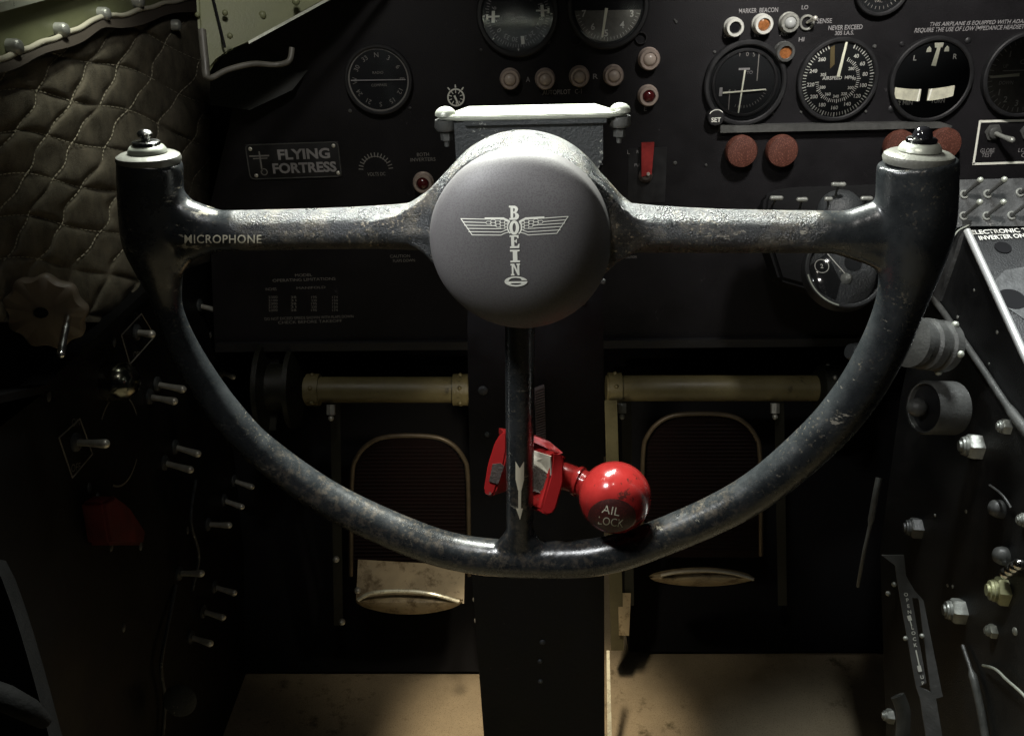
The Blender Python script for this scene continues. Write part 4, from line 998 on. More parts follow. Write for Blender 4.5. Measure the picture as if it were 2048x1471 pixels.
# black boxes widened to stand in for footwell shade around the lit floor
for nm, a, lb in (("footwell_shade_box", (150, 985, 800, 1342), "black box standing in for the shade behind the left pedal, above the lit tan floor"), ("footwell_shade_box", (1258, 2050, 800, 1302), "black box standing in for the shade behind the right pedal, above the lit tan floor")):
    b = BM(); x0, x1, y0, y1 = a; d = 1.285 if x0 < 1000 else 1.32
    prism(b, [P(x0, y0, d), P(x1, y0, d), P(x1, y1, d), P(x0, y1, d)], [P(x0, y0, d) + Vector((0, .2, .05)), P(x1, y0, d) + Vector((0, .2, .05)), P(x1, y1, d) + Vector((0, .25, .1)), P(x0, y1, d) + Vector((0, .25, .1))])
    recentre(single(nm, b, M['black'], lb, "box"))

# =================================================================== UPPER LEFT: frame, quilted pad
def wl(px, py, off=0.0):
    """sight line onto the left wall plane, lifted off it"""
    l = hit(SIDE, px, py, off); return SIDE @ l
frm = thing("window_frame", "pale green riveted window frame in the top left corner", "window frame", Matrix.Translation(wl(150, 20)))
def wprism(bm, pix, o0, o1):
    top = [hit(SIDE, x, y, o1) for x, y in pix]; prism(bm, [SIDE @ p_ for p_ in top], [SIDE @ Vector((p_.x, p_.y, o0)) for p_ in top])
b = BM(); wprism(b, [(-200, 70), (0, 18), (110, -6), (330, -60), (420, -60), (392, -4), (200, 34), (0, 112), (-200, 190)], -.01, .008); part("frame_rail", b, M['green'], frm, smooth=30)
b = BM(); wprism(b, [(-200, 52), (0, 6), (110, -22), (330, -90), (330, -64), (110, -5), (0, 25), (-200, 76)], -.01, .016); part("sill_edge", b, M['plate'], frm, smooth=30)
b = BM(); prism(b, [P(388, -80, .80), P(760, -80, .86), P(655, 2, .85), P(500, 84, .83), P(462, 100, .82), P(432, 122, .80), P(413, 155, .80), P(398, 90, .80)], [P(388, -80, .84), P(760, -80, .90), P(655, 2, .89), P(500, 84, .87), P(462, 100, .86), P(432, 122, .84), P(413, 155, .84), P(398, 90, .84)]); bmesh.ops.recalc_face_normals(b, faces=b.faces)
bmesh.ops.bevel(b, geom=b.edges[:], offset=.003, segments=3, affect='EDGES'); part("corner_gusset", b, M['green'], frm)
b = BM(); tube(b, [P(422, -20, .800), P(450, 95, .803)], .0012, seg=8); part("seam", b, M['black'], frm)
for (x, y, r) in ((525, 30, 8), (592, 3, 8), (450, 26, 6), (460, 72, 6), (395, 30, 5)):
    b = BM(); d = .822 if x > 480 else .80; ball(b, P(x, y, d), r * d / F_PX, seg=16); part("rivet", b, M['green'], frm)
b = BM(); prism(b, [P(496, 83, .80), P(655, -4, .83), P(760, -60, .86), P(760, -53, .86), P(656, 2, .83), P(498, 88, .80)], [P(496, 83, .81), P(655, -4, .84), P(760, -60, .87), P(760, -53, .87), P(656, 2, .84), P(498, 88, .81)])
recentre(single("edge_moulding", b, M['plate'], "thin bright metal line running up to the right beneath the green gusset", "metal strip"))
b = BM(); pts = spline([P(404, 60, .79), P(410, 120, .79), P(417, 156, .79), P(455, 140, .80), P(505, 128, .81), P(550, 130, .82), P(578, 122, .82), P(584, 96, .82)], 6); tube(b, pts, [.0036] * 12 + [.0026] * (len(pts) - 12), seg=12)
recentre(single("pocket_rim", b, mat("grey_green_rim", (.10, .095, .08), .5, vary=.3, vscale=60), "curved grey lip under the dark opening right of the quilted pad", "trim"))
b = BM(); prism(b, [P(545, -60, .93), P(760, -60, .95), P(700, 30, .95), P(640, 110, .95), P(585, 180, .94), P(500, 220, .94), P(420, 210, .93), P(420, 160, .93)], [P(545, -60, .95), P(760, -60, .97), P(700, 30, .97), P(640, 110, .97), P(585, 180, .96), P(500, 220, .96), P(420, 210, .95), P(420, 160, .95)])
recentre(single("corner_fairing", b, mat('very_dark_green', (.006, .007, .004), .6, vary=.3, vscale=10), "dark green curved sheet between the gusset and the instrument panel", "panel"))

quilt = thing("quilted_pad", "olive brown diamond quilted insulation pad on the left wall", "pad", Matrix.Translation(wl(150, 200)))
def smoothstep(a, c_, x): x = max(0, min(1, (x - a) / (c_ - a))); return x * x * (3 - 2 * x)
def quilt_top(px):  # upper edge of the pad in pixels
    pts = [(-260, 205), (-60, 142), (0, 120), (70, 92), (120, 74), (170, 52), (205, 32), (240, 33), (290, 18), (330, 8), (400, -6)]
    for (x0, y0), (x1, y1) in zip(pts, pts[1:]):
        if x0 <= px <= x1: return y0 + (y1 - y0) * (px - x0) / (x1 - x0)
    return -6
def seam_coords(px, py):
    wob = 9 * math.sin(px * .021 + py * .013) + 6 * math.sin(py * .047 + px * .01) + 3 * math.sin(py * .11)
    s_ = (px + (py - 300) * .60 + wob) / 72.0
    t_ = (py - px * .20 + 6 * math.sin(px * .03) - .0006 * (px - 150) ** 2) / 84.0
    return s_, t_
NX, NY = 250, 250
b = BM(); grid = []
for j in range(NY + 1):
    row = []
    for i in range(NX + 1):
        px = -260 + 680 * i / NX; t0 = quilt_top(px); py = t0 + 4 + (640 - t0) * (j / NY)
        s_, t_ = seam_coords(px, py)
        fs = abs(s_ - round(s_)); ft = abs(t_ - round(t_))     # 0 at a seam
        puff = (1 - math.exp(-fs * 9)) * (1 - math.exp(-ft * 11))
        edge = smoothstep(0, .06, j / NY)
        off = .004 + .0055 * puff * edge * (.75 + .35 * math.sin(px * .017 + py * .026 + 1)) + .0013 * math.sin(px * .035 + py * .02) * math.sin(py * .03 - px * .01) + .0005 * math.sin(px * .11 - py * .06)
        row.append(b.verts.new(wl(px, py, off)))
    grid.append(row)
for j in range(NY):
    for i in range(NX): b.faces.new((grid[j][i], grid[j][i + 1], grid[j + 1][i + 1], grid[j + 1][i]))
ex = bmesh.ops.extrude_face_region(b, geom=b.faces[:]); vs = [v for v in ex['geom'] if isinstance(v, bmesh.types.BMVert)]
bmesh.ops.translate(b, verts=vs, vec=(-.012, 0, 0))
part("pad_cloth", b, M['quilt'], quilt, smooth=80)
# stitches: short dashes along the steep seams
b = BM()
def seam_solve(target_s, py, lo=-260, hi=420):
    f = lambda x: seam_coords(x, py)[0] - target_s
    if f(lo) * f(hi) > 0: return None
    for _ in range(30):
        mid = (lo + hi) / 2
        if f(lo) * f(mid) <= 0: hi = mid
        else: lo = mid
    return (lo + hi) / 2
for k in range(-6, 9):
    py = 20.0
    while py < 520:
        x = seam_solve(k, py); x2 = seam_solve(k, py + 5)
        if x is not None and x2 is not None and py > quilt_top(x) + 22: tube(b, [wl(x, py, .0052), wl(x2, py + 5, .0052)], .0005, seg=5)
        py += 8
for k in range(-3, 8):
    px = -200.0
    while px < 400:
        f = lambda y, xx: (y - xx * .20 + 6 * math.sin(xx * .03) - .0006 * (xx - 150) ** 2) / 84.0
        y = k * 84 + px * .20 - 6 * math.sin(px * .03) + .0006 * (px - 150) ** 2; x2 = px + 5; y2 = k * 84 + x2 * .20 - 6 * math.sin(x2 * .03) + .0006 * (x2 - 150) ** 2
        if y > quilt_top(px) + 22 and y < 520: tube(b, [wl(px, y, .0050), wl(x2, y2, .0050)], .0004, seg=5)
        px += 9
part("stitching", b, M['thread'], quilt, smooth=0)
b = BM(); tube(b, [wl(x, quilt_top(x) - 1 + 1.5 * math.sin(x * .13), .012) for x in range(-250, 396, 8)], .0024, seg=10); part("piping", b, M['piping'], quilt)
b = BM(); N_ = 60
for sgn in (0,):
    top = [wl(x, quilt_top(x) + 2, .012) for x in [-250 + 645 * i / N_ for i in range(N_ + 1)]]; bot = [wl(x, quilt_top(x) + 26 + 4 * math.sin(x * .05), .017) for x in [-250 + 645 * i / N_ for i in range(N_ + 1)]]
    va = [b.verts.new(p_) for p_ in top]; vb = [b.verts.new(p_) for p_ in bot]
    for i in range(N_): b.faces.new((va[i], va[i + 1], vb[i + 1], vb[i]))
    ex = bmesh.ops.extrude_face_region(b, geom=b.faces[:]); vs = [v for v in ex['geom'] if isinstance(v, bmesh.types.BMVert)]; bmesh.ops.translate(b, verts=vs, vec=(-.008, 0, 0))
part("binding_tape", b, mat("brown_binding_tape", (.050, .040, .030), .8, bump=.4, bscale=600), quilt)
# snap studs
for (x, y, l) in ((33, 94, "first pale snap stud from the left along the pad's top edge"), (127, 60, "second snap stud along the pad's top edge"), (211, 28, "third snap stud, where the piping peaks"), (354, 50, "snap stud on the pad nearest the green gusset"), (279, 3, "snap stud at the photo's top edge on the green rail")):
    c0 = wl(x, y, .014)
    Fs = frame(c0, Vector((0, 1, 0)), Vector((0, 0, 1)), Vector((1, 0, 0)))
    b = BM(); lathe(b, I4, [(.0062, -.006), (.0062, .001), (.0050, .0035), (.0025, .0048)], seg=20)
    st = thing("snap_stud", l, "stud", Fs, "snap studs along the quilted pad"); part("stud_cap", b, M['fitting'], st, local=True)

# =================================================================== LEFT SWITCH WALL
swp = thing("side_switchboard", "black side switch panel at the lower left, mostly in shadow", "switch panel", Matrix.Translation(wl(250, 900)))
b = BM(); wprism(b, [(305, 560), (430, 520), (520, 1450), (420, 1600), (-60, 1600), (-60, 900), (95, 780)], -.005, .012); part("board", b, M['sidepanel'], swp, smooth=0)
b = BM(); wprism(b, [(0, 790), (90, 770), (308, 566), (318, 574), (97, 785), (0, 806)], .0, .020); part("raised_edge", b, M['sidepanel'], swp, smooth=0)
def side_plate(pix, lines):
    bb = BM(); qs = [hit(SIDE, x, y, .0135) for x, y in pix]; qs.append(qs[0])
    for a, c_ in zip(qs, qs[1:]): tube(bb, [SIDE @ a, SIDE @ c_], .0007, seg=5)
    cx = sum(x for x, y in pix) / len(pix); cy = sum(y for x, y in pix) / len(pix)
    m_, s_ = on(SIDE, cx, cy, .0130)
    for i, wd_ in enumerate(lines): words(bb, m_, wd_, h=.007, y=.022 - i * .040, z=0)
    part("placard_outline", bb, mat("dim_line", (.16, .15, .13), .6) if "dim_line" not in bpy.data.materials else bpy.data.materials["dim_line"], swp, smooth=0)
side_plate([(243, 670), (283, 627), (310, 672), (260, 728)], ("ON", "OFF")); side_plate([(118, 875), (160, 837), (185, 907), (145, 955)], ("ON", "OFF"))
bb = BM(); m_, s_ = on(SIDE, 240, 880, .0130); arc2(bb, m_, .045, -60, 60, .002, 0); arc2(bb, m_, .045, 120, 200, .002, 0); part("dial_arcs", bb, bpy.data.materials["dim_line"], swp, smooth=0)
# toggles
tg_specs = [((398, 611), (440, 622), "toggle lever nearest the wheel's left horn, highest on the side panel"), ((313, 768), (365, 778), "upper of the paired toggle levers left of the rim"), ((298, 793), (348, 802), "reddish lit toggle lever just under the upper paired one"),
            ((349, 893), (395, 907), "toggle lever beside the rim, above its lower twin"), ((328, 925), (380, 939), "lower twin toggle lever beside the rim"), ((443, 744), (466, 753), "short toggle lever showing inside the rim's left curve"),
            ((467, 961), (503, 973), "toggle lever under the rim's lower left curve, highest of the lower row"), ((447, 1000), (483, 1013), "bright toggle lever second in the lower row"), ((415, 1048), (458, 1050), "level toggle lever third in the lower row"),
            ((357, 1146), (402, 1146), "level toggle lever furthest left in the lower row"), ((428, 1173), (468, 1185), "toggle lever fifth down in the lower row"), ((405, 1222), (445, 1234), "toggle lever second from the bottom of the lower row"), ((380, 1273), (420, 1286), "lowest toggle lever on the side panel, brightest")]
def side_toggle(a, c_, l, k=1.0):
    p0_ = wl(*a, .012); d_ = p0_.y
    tip = P(c_[0], c_[1], d_ - .012)
    t_ = thing("toggle_switch", l, "switch", frame(p0_, Vector((0, 1, 0)), Vector((0, 0, 1)), Vector((1, 0, 0))), "toggle switches on the side panel")
    b_ = BM(); tube(b_, [p0_, p0_.lerp(tip, .5), tip], [.0030 * k, .0032 * k, .0042 * k], seg=10, round_ends=True); part("switch_lever", b_, M['capmetal'], t_)
    b_ = BM(); lathe(b_, I4, [(.0085, 0), (.0085, .002), (.006, .004)], seg=18); part("switch_nut", b_, M['bracket'], t_, local=True)
for a, c_, l in tg_specs: side_toggle(a, c_, l)
side_toggle((150, 884), (210, 887), "long toggle lever inside the lower outlined placard"); side_toggle((272, 664), (303, 668), "toggle lever inside the upper outlined placard")
for (x, y) in ((228, 684), (97, 792), (375, 1060), (247, 1254), (421, 669), (178, 975), (195, 994), (206, 1025), (222, 1093), (281, 1092)):
    p_ = wl(x, y, .012); b = BM(); ball(b, p_, .0038, .5, .8, 1.3, seg=12, m=Matrix.Translation(p_)); part("screw", b, M['greymetal'], swp)
b = BM(); tube(b, spline([wl(352, 1170, .014), wl(338, 1240, .018), wl(322, 1330, .020), wl(330, 1400, .018), wl(322, 1500, .016)], 6), .0022, seg=8)
recentre(single("side_cable", b, M['bracket'], "dim black cable hanging below the lowest toggles at the lower left", "cable"))
b = BM(); tube(b, spline([wl(392, 960, .014), wl(382, 1040, .020), wl(398, 1110, .020), wl(385, 1180, .014)], 6), .0018, seg=8)
recentre(single("side_cable", b, M['bracket'], "thin dark wire looping behind the lower row of toggles", "cable"))
# domed cap
p_ = wl(215, 762, .012); t = thing("domed_control", "domed dark cap with a bright glint above the side panel dial", "knob", frame(p_, Vector((0, 1, 0)), Vector((0, 0, 1)), Vector((1, 0, 0))))
b = BM(); lathe(b, I4, [(.020, 0), (.020, .012), (.017, .022), (.010, .028), (.003, .030)], seg=32); part("cap_body", b, mat("dark_chrome", (.25, .25, .2), .18, metal=1.0), t, local=True)
# red guard
b = BM(); wprism(b, [(208, 1005), (232, 990), (262, 1012), (293, 1060), (288, 1090), (222, 1090)], .012, .034); bmesh.ops.recalc_face_normals(b, faces=b.faces); bmesh.ops.bevel(b, geom=b.edges[:], offset=.003, segments=2, affect='EDGES')
recentre(single("switch_guard", b, mat('dull_red_paint', (.10, .008, .007), .55, vary=.4, vscale=60), "red switch guard on the dark side panel at the lower left", "switch guard"))
# scalloped trim wheel
p_ = P(94, 622, .70)
Fw = mk(p_, yaw=-8)
t = thing("trim_wheel", "brown scalloped hand wheel with a small chrome crank at the left edge", "hand wheel", Fw)
s = .70 / F_PX; b = BM(); lathe(b, I4, [(66 * s, -.006), (74 * s, -.004), (76 * s, .003), (70 * s, .006), (20 * s, .007)], seg=96, lobes=9, lobe_amp=.055); part("wheel_disc", b, M['brown'], t, local=True, smooth=50)
b = BM(); lathe(b, Matrix.Translation((-5 * s, 4 * s, .0072)), [(14 * s, 0), (13 * s, .001)], seg=24, sy=.8); part("hub_hole", b, M['black'], t, local=True)
b = BM(); tube(b, [(43 * s, -8 * s, .006), (48 * s, -30 * s, .030), (52 * s, -46 * s, .046)], [7 * s, 7 * s, 8 * s], round_ends=True); part("crank_handle", b, M['chrome'], t, local=True)
# lower left seat edge
b = BM(); prev = None; rows = []
for k in range(11):
    f = k / 10; py = 1120 + 380 * f; xe = 10 + 120 * f ** .8
    rows.append([P(-200, py - 20, .60), P(xe - 60, py - 10, .58), P(xe - 25, py, .575), P(xe, py, .60), P(xe + 2, py, .66), P(-200, py, .70)])
vs = [[b.verts.new(p_) for p_ in r_] for r_ in rows]
for a, c_ in zip(vs, vs[1:]):
    for i in range(len(a)): b.faces.new((a[i], a[(i + 1) % len(a)], c_[(i + 1) % len(a)], c_[i]))
b.faces.new(vs[0]); b.faces.new(vs[-1][::-1])
recentre(single("seat_edge", b, M['cloth'], "dim curved seat edge rising in the bottom left corner", "seat", smooth=70))
b = BM(); tube(b, [P(-60, 1370, .55), P(10, 1395, .55), P(60, 1420, .56), P(86, 1440, .57)], [.008, .008, .007, .005], seg=14, round_ends=True)
recentre(single("seat_lever", b, M['cloth'], "dim grey lever over the seat edge in the bottom left corner", "lever"))
b = BM(); m_, s_ = mk(P(360, 1400, .95), tilt=20), .95 / F_PX
lathe(b, m_, [(.016, -.002), (.018, 0), (.016, .001)], seg=40)
recentre(single("floor_disc", b, M['bracket'], "small dim disc low on the left, below the lowest toggle", "disc"))
# =================================================================== RIGHT: PEDESTAL
def pl(px, py, off=0.0): return PED @ hit(PED, px, py, off)
ped = thing("centre_pedestal", "black crinkle painted centre pedestal filling the right edge", "pedestal", Matrix.Translation(pl(1960, 800)))
EDGE = [(1905, 440), (1935, 468), (2048, 715), (2100, 830)]
b = BM(); pix = [(1868, 470), (1932, 468), (2048, 722), (2160, 960), (2400, 1700), (1780, 1700), (1760, 1100), (1800, 800)]
q = [pl(*a) for a in pix]; prism(b, q, [v + Vector((.02, 0, 0)) for v in q]); part("side_plate", b, M['pedestal'], ped, smooth=0)
# sloping deck right of the bright edge rod
a0 = pl(1925, 452); a1 = pl(2210, 1060)
du = (a1 - a0); b = BM(); q = [a0, a1, a1 + Vector((.35, 0, .02)), a0 + Vector((.35, 0, .02))]
nrm = (q[1] - q[0]).cross(q[3] - q[0]).normalized();  nrm = nrm if nrm.z > 0 else -nrm
prism(b, q, [v - nrm * .006 for v in q]); part("deck_plate", b, M['pedestal'], ped, smooth=0)
DECK = frame(a0, Vector((1, 0, .057)).normalized(), nrm.cross(Vector((1, 0, .057)).normalized()), nrm)
def dk(px, py, h=0): return DECK @ hit(DECK, px, py, h)
b = BM(); tube(b, [pl(1934, 462, .002), pl(2048, 708, .002), pl(2120, 850, .002)], .0036, seg=12); part("edge_rod", b, mat("bare_bright_rod", (.75, .76, .74), .3, metal=.6), ped)
b = BM(); tube(b, spline([pl(1856, 585, .004), pl(1885, 622, .004), pl(1960, 730, .004), pl(2015, 812, .004), pl(2060, 870, .004), pl(2110, 930, .004)], 5), [.0034] * 16 + [.0048] * 10, seg=12); part("brace_rod", b, M['greymetal'], ped)
b = BM(); q = [pl(1905, 438, .004), pl(1928, 440, .004), pl(1912, 500, .004), pl(1876, 602, .004), pl(1856, 600, .004), pl(1888, 500, .004)]; prism(b, q, [v + Vector((.008, 0, 0)) for v in q]); part("grey_edge_strip", b, M['pedtop'], ped, smooth=0)
for (x, y, rx) in ((2006, 495, .008), (2024, 598, .013)):
    m_, s_ = on(DECK, x, y, .0006); b = BM(); lathe(b, m_, [(rx, 0), (rx * .96, .0006)], seg=28); part("deck_hole", b, M['black'], ped)
b = BM(); q = [dk(1990, 560, .0008), dk(2010, 540, .0008), dk(2130, 520, .0008), dk(2130, 640, .0008), dk(2052, 640, .0008), dk(2010, 612, .0008)]
prism(b, q, [v - nrm * .0005 for v in q]); part("worn_patch", b, M['pedtop'], ped, smooth=0)
b = BM(); q = [dk(2010, 625, .0012), dk(2130, 640, .0012), dk(2130, 636, .0012), dk(2024, 606, .0012)]; 
m_, s_ = on(DECK, 2000, 462, .0016)
b.free(); b = BM(); words(b, m_ @ Matrix.Rotation(math.radians(-1), 4, 'Z'), "ELECTRONIC TURBO", 155 * s_, 10 * s_ * 1.2, x=20 * s_, z=0, bold=.02)
m_, s_ = on(DECK, 2008, 473, .0016); words(b, m_, "INVERTER ON WHEN", 140 * s_, 10 * s_ * 1.2, x=20 * s_, z=0, bold=.02); part("lettering", b, M['ink'], ped, smooth=0)
b = BM(); tube(b, spline([dk(1908, 472, .003), dk(1918, 460, .004), dk(1937, 450, .006), dk(1938, 443, .006), dk(1929, 447, .006)], 5), .0008, seg=6); part("hooked_wire", b, M['plate'], ped)
# rivets on side plate
for (x, y, r) in ((1948, 580, .0016), (1915, 634, .002), (1994, 664, .002), (1978, 727, .0015), (1904, 652, .0015), (1932, 1022, .002), (1870, 1030, .002), (1895, 1170, .002), (1905, 1172, .002), (2030, 1262, .004)):
    p_ = pl(x, y); b = BM(); ball(b, p_, r, .4, 1, 1, seg=10, m=Matrix.Translation(p_)); part("rivet", b, M['fitting'], ped)
# switch shelf
SH = mk(P(1960, 405, .88), tilt=28, roll=1)
shelf = thing("switch_shelf", "dusty grey shelf carrying two rows of bat toggles right of the wheel's right horn", "switch shelf", SH)
b = BM(); prism_on(b, SH, [(1870, 372), (1895, 360), (2300, 350), (2300, 452), (1925, 452), (1862, 470)], -.02, 0); bmesh.ops.recalc_face_normals(b, faces=b.faces); part("shelf_plate", b, M['pedtop'], shelf, smooth=0)
for (x, y, l) in ((1928, 389, "bat toggle in the shelf's upper row, nearest the right horn"), (1975, 388, "second bat toggle in the shelf's upper row"), (2040, 385, "bat toggle at the photo's right edge in the shelf's upper row"),
                  (1927, 432, "bat toggle in the shelf's lower row, nearest the right horn"), (1973, 432, "middle bat toggle in the shelf's lower row"), (2023, 431, "rightmost visible bat toggle in the shelf's lower row")):
    m_, s_ = on(SH, x, y, 0)
    t = thing("bat_toggle", l, "switch", m_, "bat toggles on the grey shelf")
    b = BM(); ring(b, I4, 9 * s_, 5 * s_, 0, .0015, seg=18); part("switch_nut", b, M['fitting'], t, local=True)
    b = BM(); tube(b, [(0, 0, 0), (5 * s_, 8 * s_, .010), (11 * s_, 17 * s_, .020)], [3.4 * s_, 4 * s_, 5.4 * s_], seg=12); part("switch_lever", b, M['greymetal'], t, local=True)
    b = BM(); ball(b, (11.5 * s_, 18 * s_, .0205), 6.2 * s_, seg=14); part("lever_tip", b, M['plate'], t, local=True)
# throttle quadrant seen between bar and panel
TQ = mk(P(1640, 420, .90), tilt=30)
t = thing("throttle_quadrant", "dim grey throttle quadrant top with pale lever knobs above the right crossbar", "throttle quadrant", TQ)
b = BM(); prism_on(b, TQ, [(1530, 392), (1545, 378), (1590, 372), (1760, 366), (1880, 362), (1880, 560), (1700, 600), (1560, 560), (1524, 450)], -.03, 0); bmesh.ops.recalc_face_normals(b, faces=b.faces); bmesh.ops.bevel(b, geom=[e for e in b.edges], offset=.004, segments=3, affect='EDGES'); part("housing", b, mat("dark_grey_housing", (.006, .006, .0065), .75, spec=.15, bump=.3, bscale=200, vary=.4, vscale=25), t)
for (bx, by, tx, ty, wx) in ((1665, 412, 1677, 369, 10), (1545, 410, 1553, 396, 9), (1600, 415, 1604, 399, 7), (1655, 425, 1657, 398, 4), (1728, 410, 1733, 397, 8)):
    m_, s_ = on(TQ, bx, by, 0); tip = P(tx, ty, m_.translation.y - .03); b = BM(); tube(b, [m_.translation, tip], 2.2 * s_, seg=8); part("lever_arm", b, M['greymetal'], t)
    b = BM(); tube(b, [tip + Vector((-wx * s_, 0, 0)), tip + Vector((wx * s_, 0, 0))], 4.6 * s_, seg=12, round_ends=True); part("lever_knob", b, M['fitting'], t)
b = BM(); m_, s_ = on(TQ, 1680, 425, .002); lathe(b, m_, [(46 * s_, 0), (44 * s_, .006), (34 * s_, .013), (16 * s_, .017), (4 * s_, .018)], seg=40); part("domed_cover", b, M['bracket'], t)
# glazed compass below right crossbar
GC = mk(P(1690, 540, .82), tilt=38)
t = thing("glazed_dial", "round glazed dial lying flat below the right crossbar, bright rim at its left", "gauge", GC)
s = .82 / F_PX; b = BM(); ring(b, I4, 80 * s, 71 * s, -.012, .002, seg=56); part("bezel", b, M['bezel'], t, local=True)
b = BM(); arc2(b, I4, 77 * s, 195, 262, 3.0 * s, .0024, 20); part("bright_rim_arc", b, M['plate'], t, local=True, smooth=0)  # paler arc along the rim's lower left
b = BM(); lathe(b, I4, [(71 * s, -.006), (71 * s, -.0055)], seg=48); part("dial_face", b, M["bracket"], t, local=True)
b = BM(); poly2(b, I4, [(-70 * s, 10 * s), (-60 * s, -36 * s), (-20 * s, -60 * s), (-6 * s, -20 * s), (-30 * s, 40 * s)], -.0050); arc2(b, I4, 9 * s, 0, 360, 18 * s, -.0048, 20, cx=22 * s, cy=20 * s); part("dark_sector", b, M['face'], t, local=True, smooth=0)
b = BM(); arc2(b, I4, 14 * s, 0, 360, 1.4 * s, -.0046, 24, cx=-42 * s, cy=12 * s); words(b, I4, "2", h=9 * s, x=-42 * s, y=12 * s, z=-.0046, bold=.02); strip(b, I4, [(-30 * s, 40 * s), (8 * s, -10 * s)], 2 * s, -.0045); part("markings", b, M['ink'], t, local=True, smooth=0)
b = BM(); lathe(b, Matrix.Translation((6 * s, -14 * s, -.0055)), [(12 * s, 0), (9 * s, .004), (4 * s, .006)], seg=20); part("centre_nut", b, M['fitting'], t, local=True)
b = BM(); lathe(b, I4, [(71 * s, 0), (60 * s, .003), (30 * s, .006), (4 * s, .007)], seg=48); part("cover_glass", b, M['glass'], t, local=True)
# ribbed knob behind the rim, drum, fittings
def axis_frame(c0, ax):
    ax = Vector(ax).normalized(); a_ = Vector((0, 0, 1)); u_ = ax.cross(a_).normalized(); return frame(c0, u_, ax.cross(u_), ax)
c0 = P(1868, 690, .80)
t = thing("rotary_control", "ribbed round grey knob showing just outside the rim's right side", "knob", axis_frame(c0, (-.93, -.35, .1)))
b = BM(); r = 52 * .8 / F_PX; lathe(b, I4, [(r * .8, -.014), (r, -.012), (r, -.004), (r * .88, -.002), (r * .88, .002), (r, .004), (r, .012), (r * .88, .014), (r * .88, .020), (r * .98, .022), (r * .98, .028), (r * .6, .031)], seg=40); part("knob_body", b, M['greymetal'], t, local=True)
for a in range(5):
    an = a * 1.256 + .3; b = BM(); ball(b, (r * math.cos(an), r * math.sin(an), -.008), .0035, seg=10); part("grub_screw", b, M['plate'], t, local=True)
c0 = P(1712, 705, .84)
t = thing("small_bracket", "small grey bracket peeking out inside the rim's right side", "bracket", axis_frame(c0, (-.9, -.3, .2)))
b = BM(); lathe(b, I4, [(.008, -.01), (.010, 0), (.007, .008)], seg=16); part("bracket_body", b, M['bracket'], t, local=True)
c0 = P(1868, 815, .82)
t = thing("drum", "grey half lit drum on the pedestal side below the ribbed knob", "drum", axis_frame(c0, (-.96, -.22, .03)))
b = BM(); r = 54 * .82 / F_PX; lathe(b, I4, [(r * .8, -.022), (r, -.020), (r, .010), (r * .95, .012)], seg=48, cap1=False); 
ring(b, Matrix.Translation((0, 0, .010)), r * .96, r * .88, -.004, .001, seg=48); part("drum_shell", b, M['greymetal'], t, local=True)
b = BM(); lathe(b, I4, [(r * .9, .004), (r * .88, .006)], seg=32); part("drum_face", b, M['bezel'], t, local=True)
b = BM(); ball(b, (r * .1, r * .0, .016), .009, seg=16); part("hub_bolt", b, M['greymetal'], t, local=True)
def fitting(px, py, rpx, label, mt='fitting', d=None, ln=1.6, tip=True, off=.0):
    p_ = pl(px, py, .004 + off) if d is None else P(px, py, d); s_ = p_.y / F_PX; R_ = rpx * s_
    t = thing("hex_fitting", label, "fitting", axis_frame(p_ + Vector((.006, 0, 0)), (-1, .22, .03)), "hexagonal pipe fittings on the pedestal side")
    b = BM(); lathe(b, I4, [(R_ * 1.12, -R_ * .9), (R_ * 1.12, -R_ * .65)], seg=28); part("base_washer", b, M[mt], t, local=True)
    b = BM(); hexnut(b, I4, R_, R_ * ln, -R_ * .65); part("hex_body", b, M[mt], t, local=True)
    if tip:
        b = BM(); lathe(b, Matrix.Translation((0, 0, -R_ * .65 + R_ * ln)), [(R_ * .72, 0), (R_ * .74, R_ * .2), (R_ * .66, R_ * .24), (R_ * .66, R_ * .40), (R_ * .40, R_ * .44), (R_ * .4, R_ * .6)], seg=28); part("threaded_tip", b, M[mt], t, local=True)
fitting(1950, 893, 27, "large hex fitting on the pedestal below the drum, upper of the big ones")
fitting(2008, 853, 17, "small pale hex fitting beside the brace rod")
fitting(1832, 1056, 22, "dim hex fitting standing alone above the long lever plate", 'greymetal')
fitting(2000, 1182, 30, "big yellow green castellated fitting at the right edge", 'yellowfit', ln=1.3)
fitting(1917, 1222, 26, "grey hex fitting below and left of the yellow green one")
fitting(1981, 1262, 15, "small hex fitting directly under the yellow green one")
fitting(2046, 1040, 16, "knurled pale fitting cut by the right edge", 'fitting')
fitting(1778, 1432, 15, "lone pale bolt near the bottom right corner", 'fitting')
for (x, y, l) in ((2003, 1018, "upper grey dome nut near the right edge"), (2012, 1112, "lower grey dome nut above the chrome coupling")):
    p_ = pl(x, y, .0); t = thing("dome_nut", l, "nut", axis_frame(p_, (-1, -.1, .2)), "dome nuts on the pedestal side")
    b = BM(); lathe(b, I4, [(.0085, -.004), (.0085, .004), (.007, .009), (.003, .012)], seg=20); part("nut_body", b, M['greymetal'], t, local=True)
t = thing("chrome_coupling", "shiny chrome coupling above the yellow green fitting", "coupling", Matrix.Translation(pl(2028, 1138)))
b = BM()
for k in range(4): ball(b, pl(2012 + k * 9, 1146 - k * 6, .006), .0055, seg=14)
part("coupling_beads", b, M['chrome'], t)
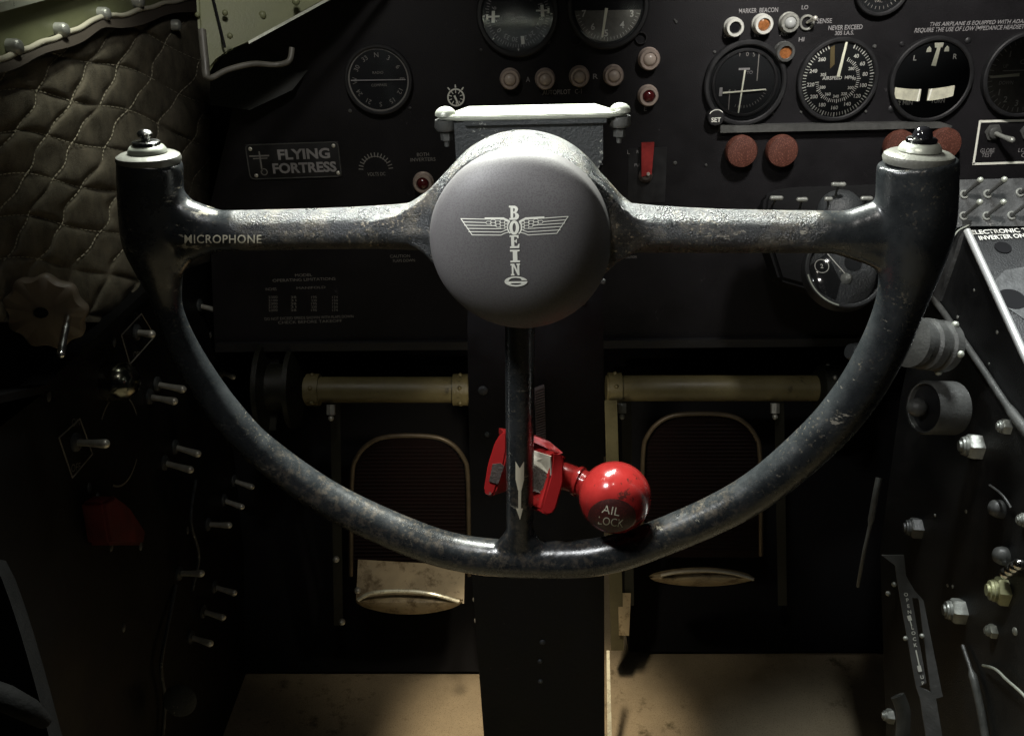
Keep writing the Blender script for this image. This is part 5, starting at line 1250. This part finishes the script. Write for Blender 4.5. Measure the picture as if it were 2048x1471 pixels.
# long lever plate with slot
PLT = frame(P(1840, 1300, .86), Vector((.97, -.24, 0)).normalized(), Vector((0, 0, 1)), Vector((-.24, -.97, 0)).normalized())
t = thing("cowl_flap_plate", "long slotted grey guide plate lettered OPEN, LOCK and UP at the lower right", "guide plate", PLT)
b = BM(); prism_on(b, PLT, [(1764, 1110), (1808, 1110), (1812, 1150), (1826, 1175), (1838, 1195), (1800, 1195), (1790, 1130)], -.004, .0)
prism_on(b, PLT, [(1800, 1195), (1824, 1195), (1853, 1365), (1838, 1372), (1832, 1372)], -.004, .0)
prism_on(b, PLT, [(1826, 1177), (1847, 1200), (1884, 1384), (1862, 1384), (1838, 1200)], -.004, .0)
prism_on(b, PLT, [(1832, 1372), (1838, 1372), (1862, 1384), (1884, 1384), (1886, 1392), (1872, 1396), (1900, 1560), (1866, 1560), (1840, 1396)], -.004, .0)
part("slotted_plate", b, mat("dim_grey_plate", (.075, .075, .074), .55, bump=.2, bscale=300, vary=.25, vscale=40), t, smooth=0)
b = BM()
for ch, x, y in (("O", 1812, 1188), ("P", 1815, 1199), ("E", 1817, 1211), ("N", 1819, 1223), ("L", 1825, 1254), ("O", 1827, 1265), ("C", 1829, 1277), ("K", 1831, 1289), ("U", 1844, 1353), ("P", 1846, 1365)):
    m_, s_ = on(PLT, x, y, .0006); words(b, m_ @ Matrix.Rotation(.17, 4, 'Z'), ch, h=7 * s_, bold=.015)
def pt2(pts, wd):
    m_, s_ = on(PLT, pts[0][0], pts[0][1], .0007); qs = [m_.inverted() @ (PLT @ hit(PLT, x, y, .0007)) for x, y in pts]; strip(b, m_, [(q_.x, q_.y) for q_ in qs], wd * s_)
pt2([(1820, 1240), (1823, 1250)], 2); pt2([(1818, 1232), (1820, 1238)], 7); pt2([(1832, 1300), (1839, 1332)], 2.5); pt2([(1838, 1332), (1840, 1340)], 7)
part("lettering", b, M['ink'], t, smooth=0)
for (x, y) in ((1788, 1168), (1776, 1186), (1811, 1276), (1844, 1271)):
    m_, s_ = on(PLT, x, y, .001); b = BM(); ball(b, m_.translation, 5 * s_, seg=12); part("pin", b, M['fitting'], t)
# cables
b = BM(); tube(b, spline([P(1758, 955, .84), P(1752, 985, .84), P(1740, 1050, .85), P(1727, 1110, .86), P(1716, 1172, .88)], 6), [.003] * 12 + [.0018] * 13, seg=10)
recentre(single("hanging_cable", b, M['greymetal'], "thin grey cable hanging inside the wheel's lower right", "cable"))
b = BM(); tube(b, spline([pl(1966, 1330, .004), pl(1990, 1337, .008), pl(2015, 1360, .008), pl(2048, 1390, .008), pl(2100, 1450, .006)], 6), .0014, seg=8)
recentre(single("curved_wire", b, M['plate'], "bright curved wire leaving the photo's lower right edge", "wire"))
b = BM(); tube(b, spline([pl(1980, 970, .004), pl(2005, 990, .006), pl(2022, 1015, .004)], 6), .0012, seg=8)
recentre(single("curved_wire", b, M['greymetal'], "short curved wire above the upper dome nut", "wire"))
b = BM(); tube(b, spline([pl(1925, 1290, .004), pl(1945, 1350, .006), pl(1962, 1420, .006), pl(1978, 1520, .006)], 6), [.002] * 6 + [.004] * 13, seg=10)
recentre(single("conduit", b, M['greymetal'], "dim tapering conduit running down to the bottom edge at the right", "conduit"))
b = BM(); tube(b, spline([P(1795, 1390, .9), P(1806, 1420, .9), P(1806, 1460, .9), P(1800, 1500, .9)], 5), [.003] * 16, seg=10, flat=2.5)
recentre(single("dark_bracket", b, M['greymetal'], "dim curved bracket beside the lone bottom right bolt", "bracket"))

# ------------------------------------------------------------------ stand everything upright in the world
bpy.context.view_layer.update()
for o in TOPS:
    o.matrix_world = M_WORLD @ MAT_C[o.name]
for me in [m_ for m_ in bpy.data.meshes if m_.users == 0]: bpy.data.meshes.remove(me)
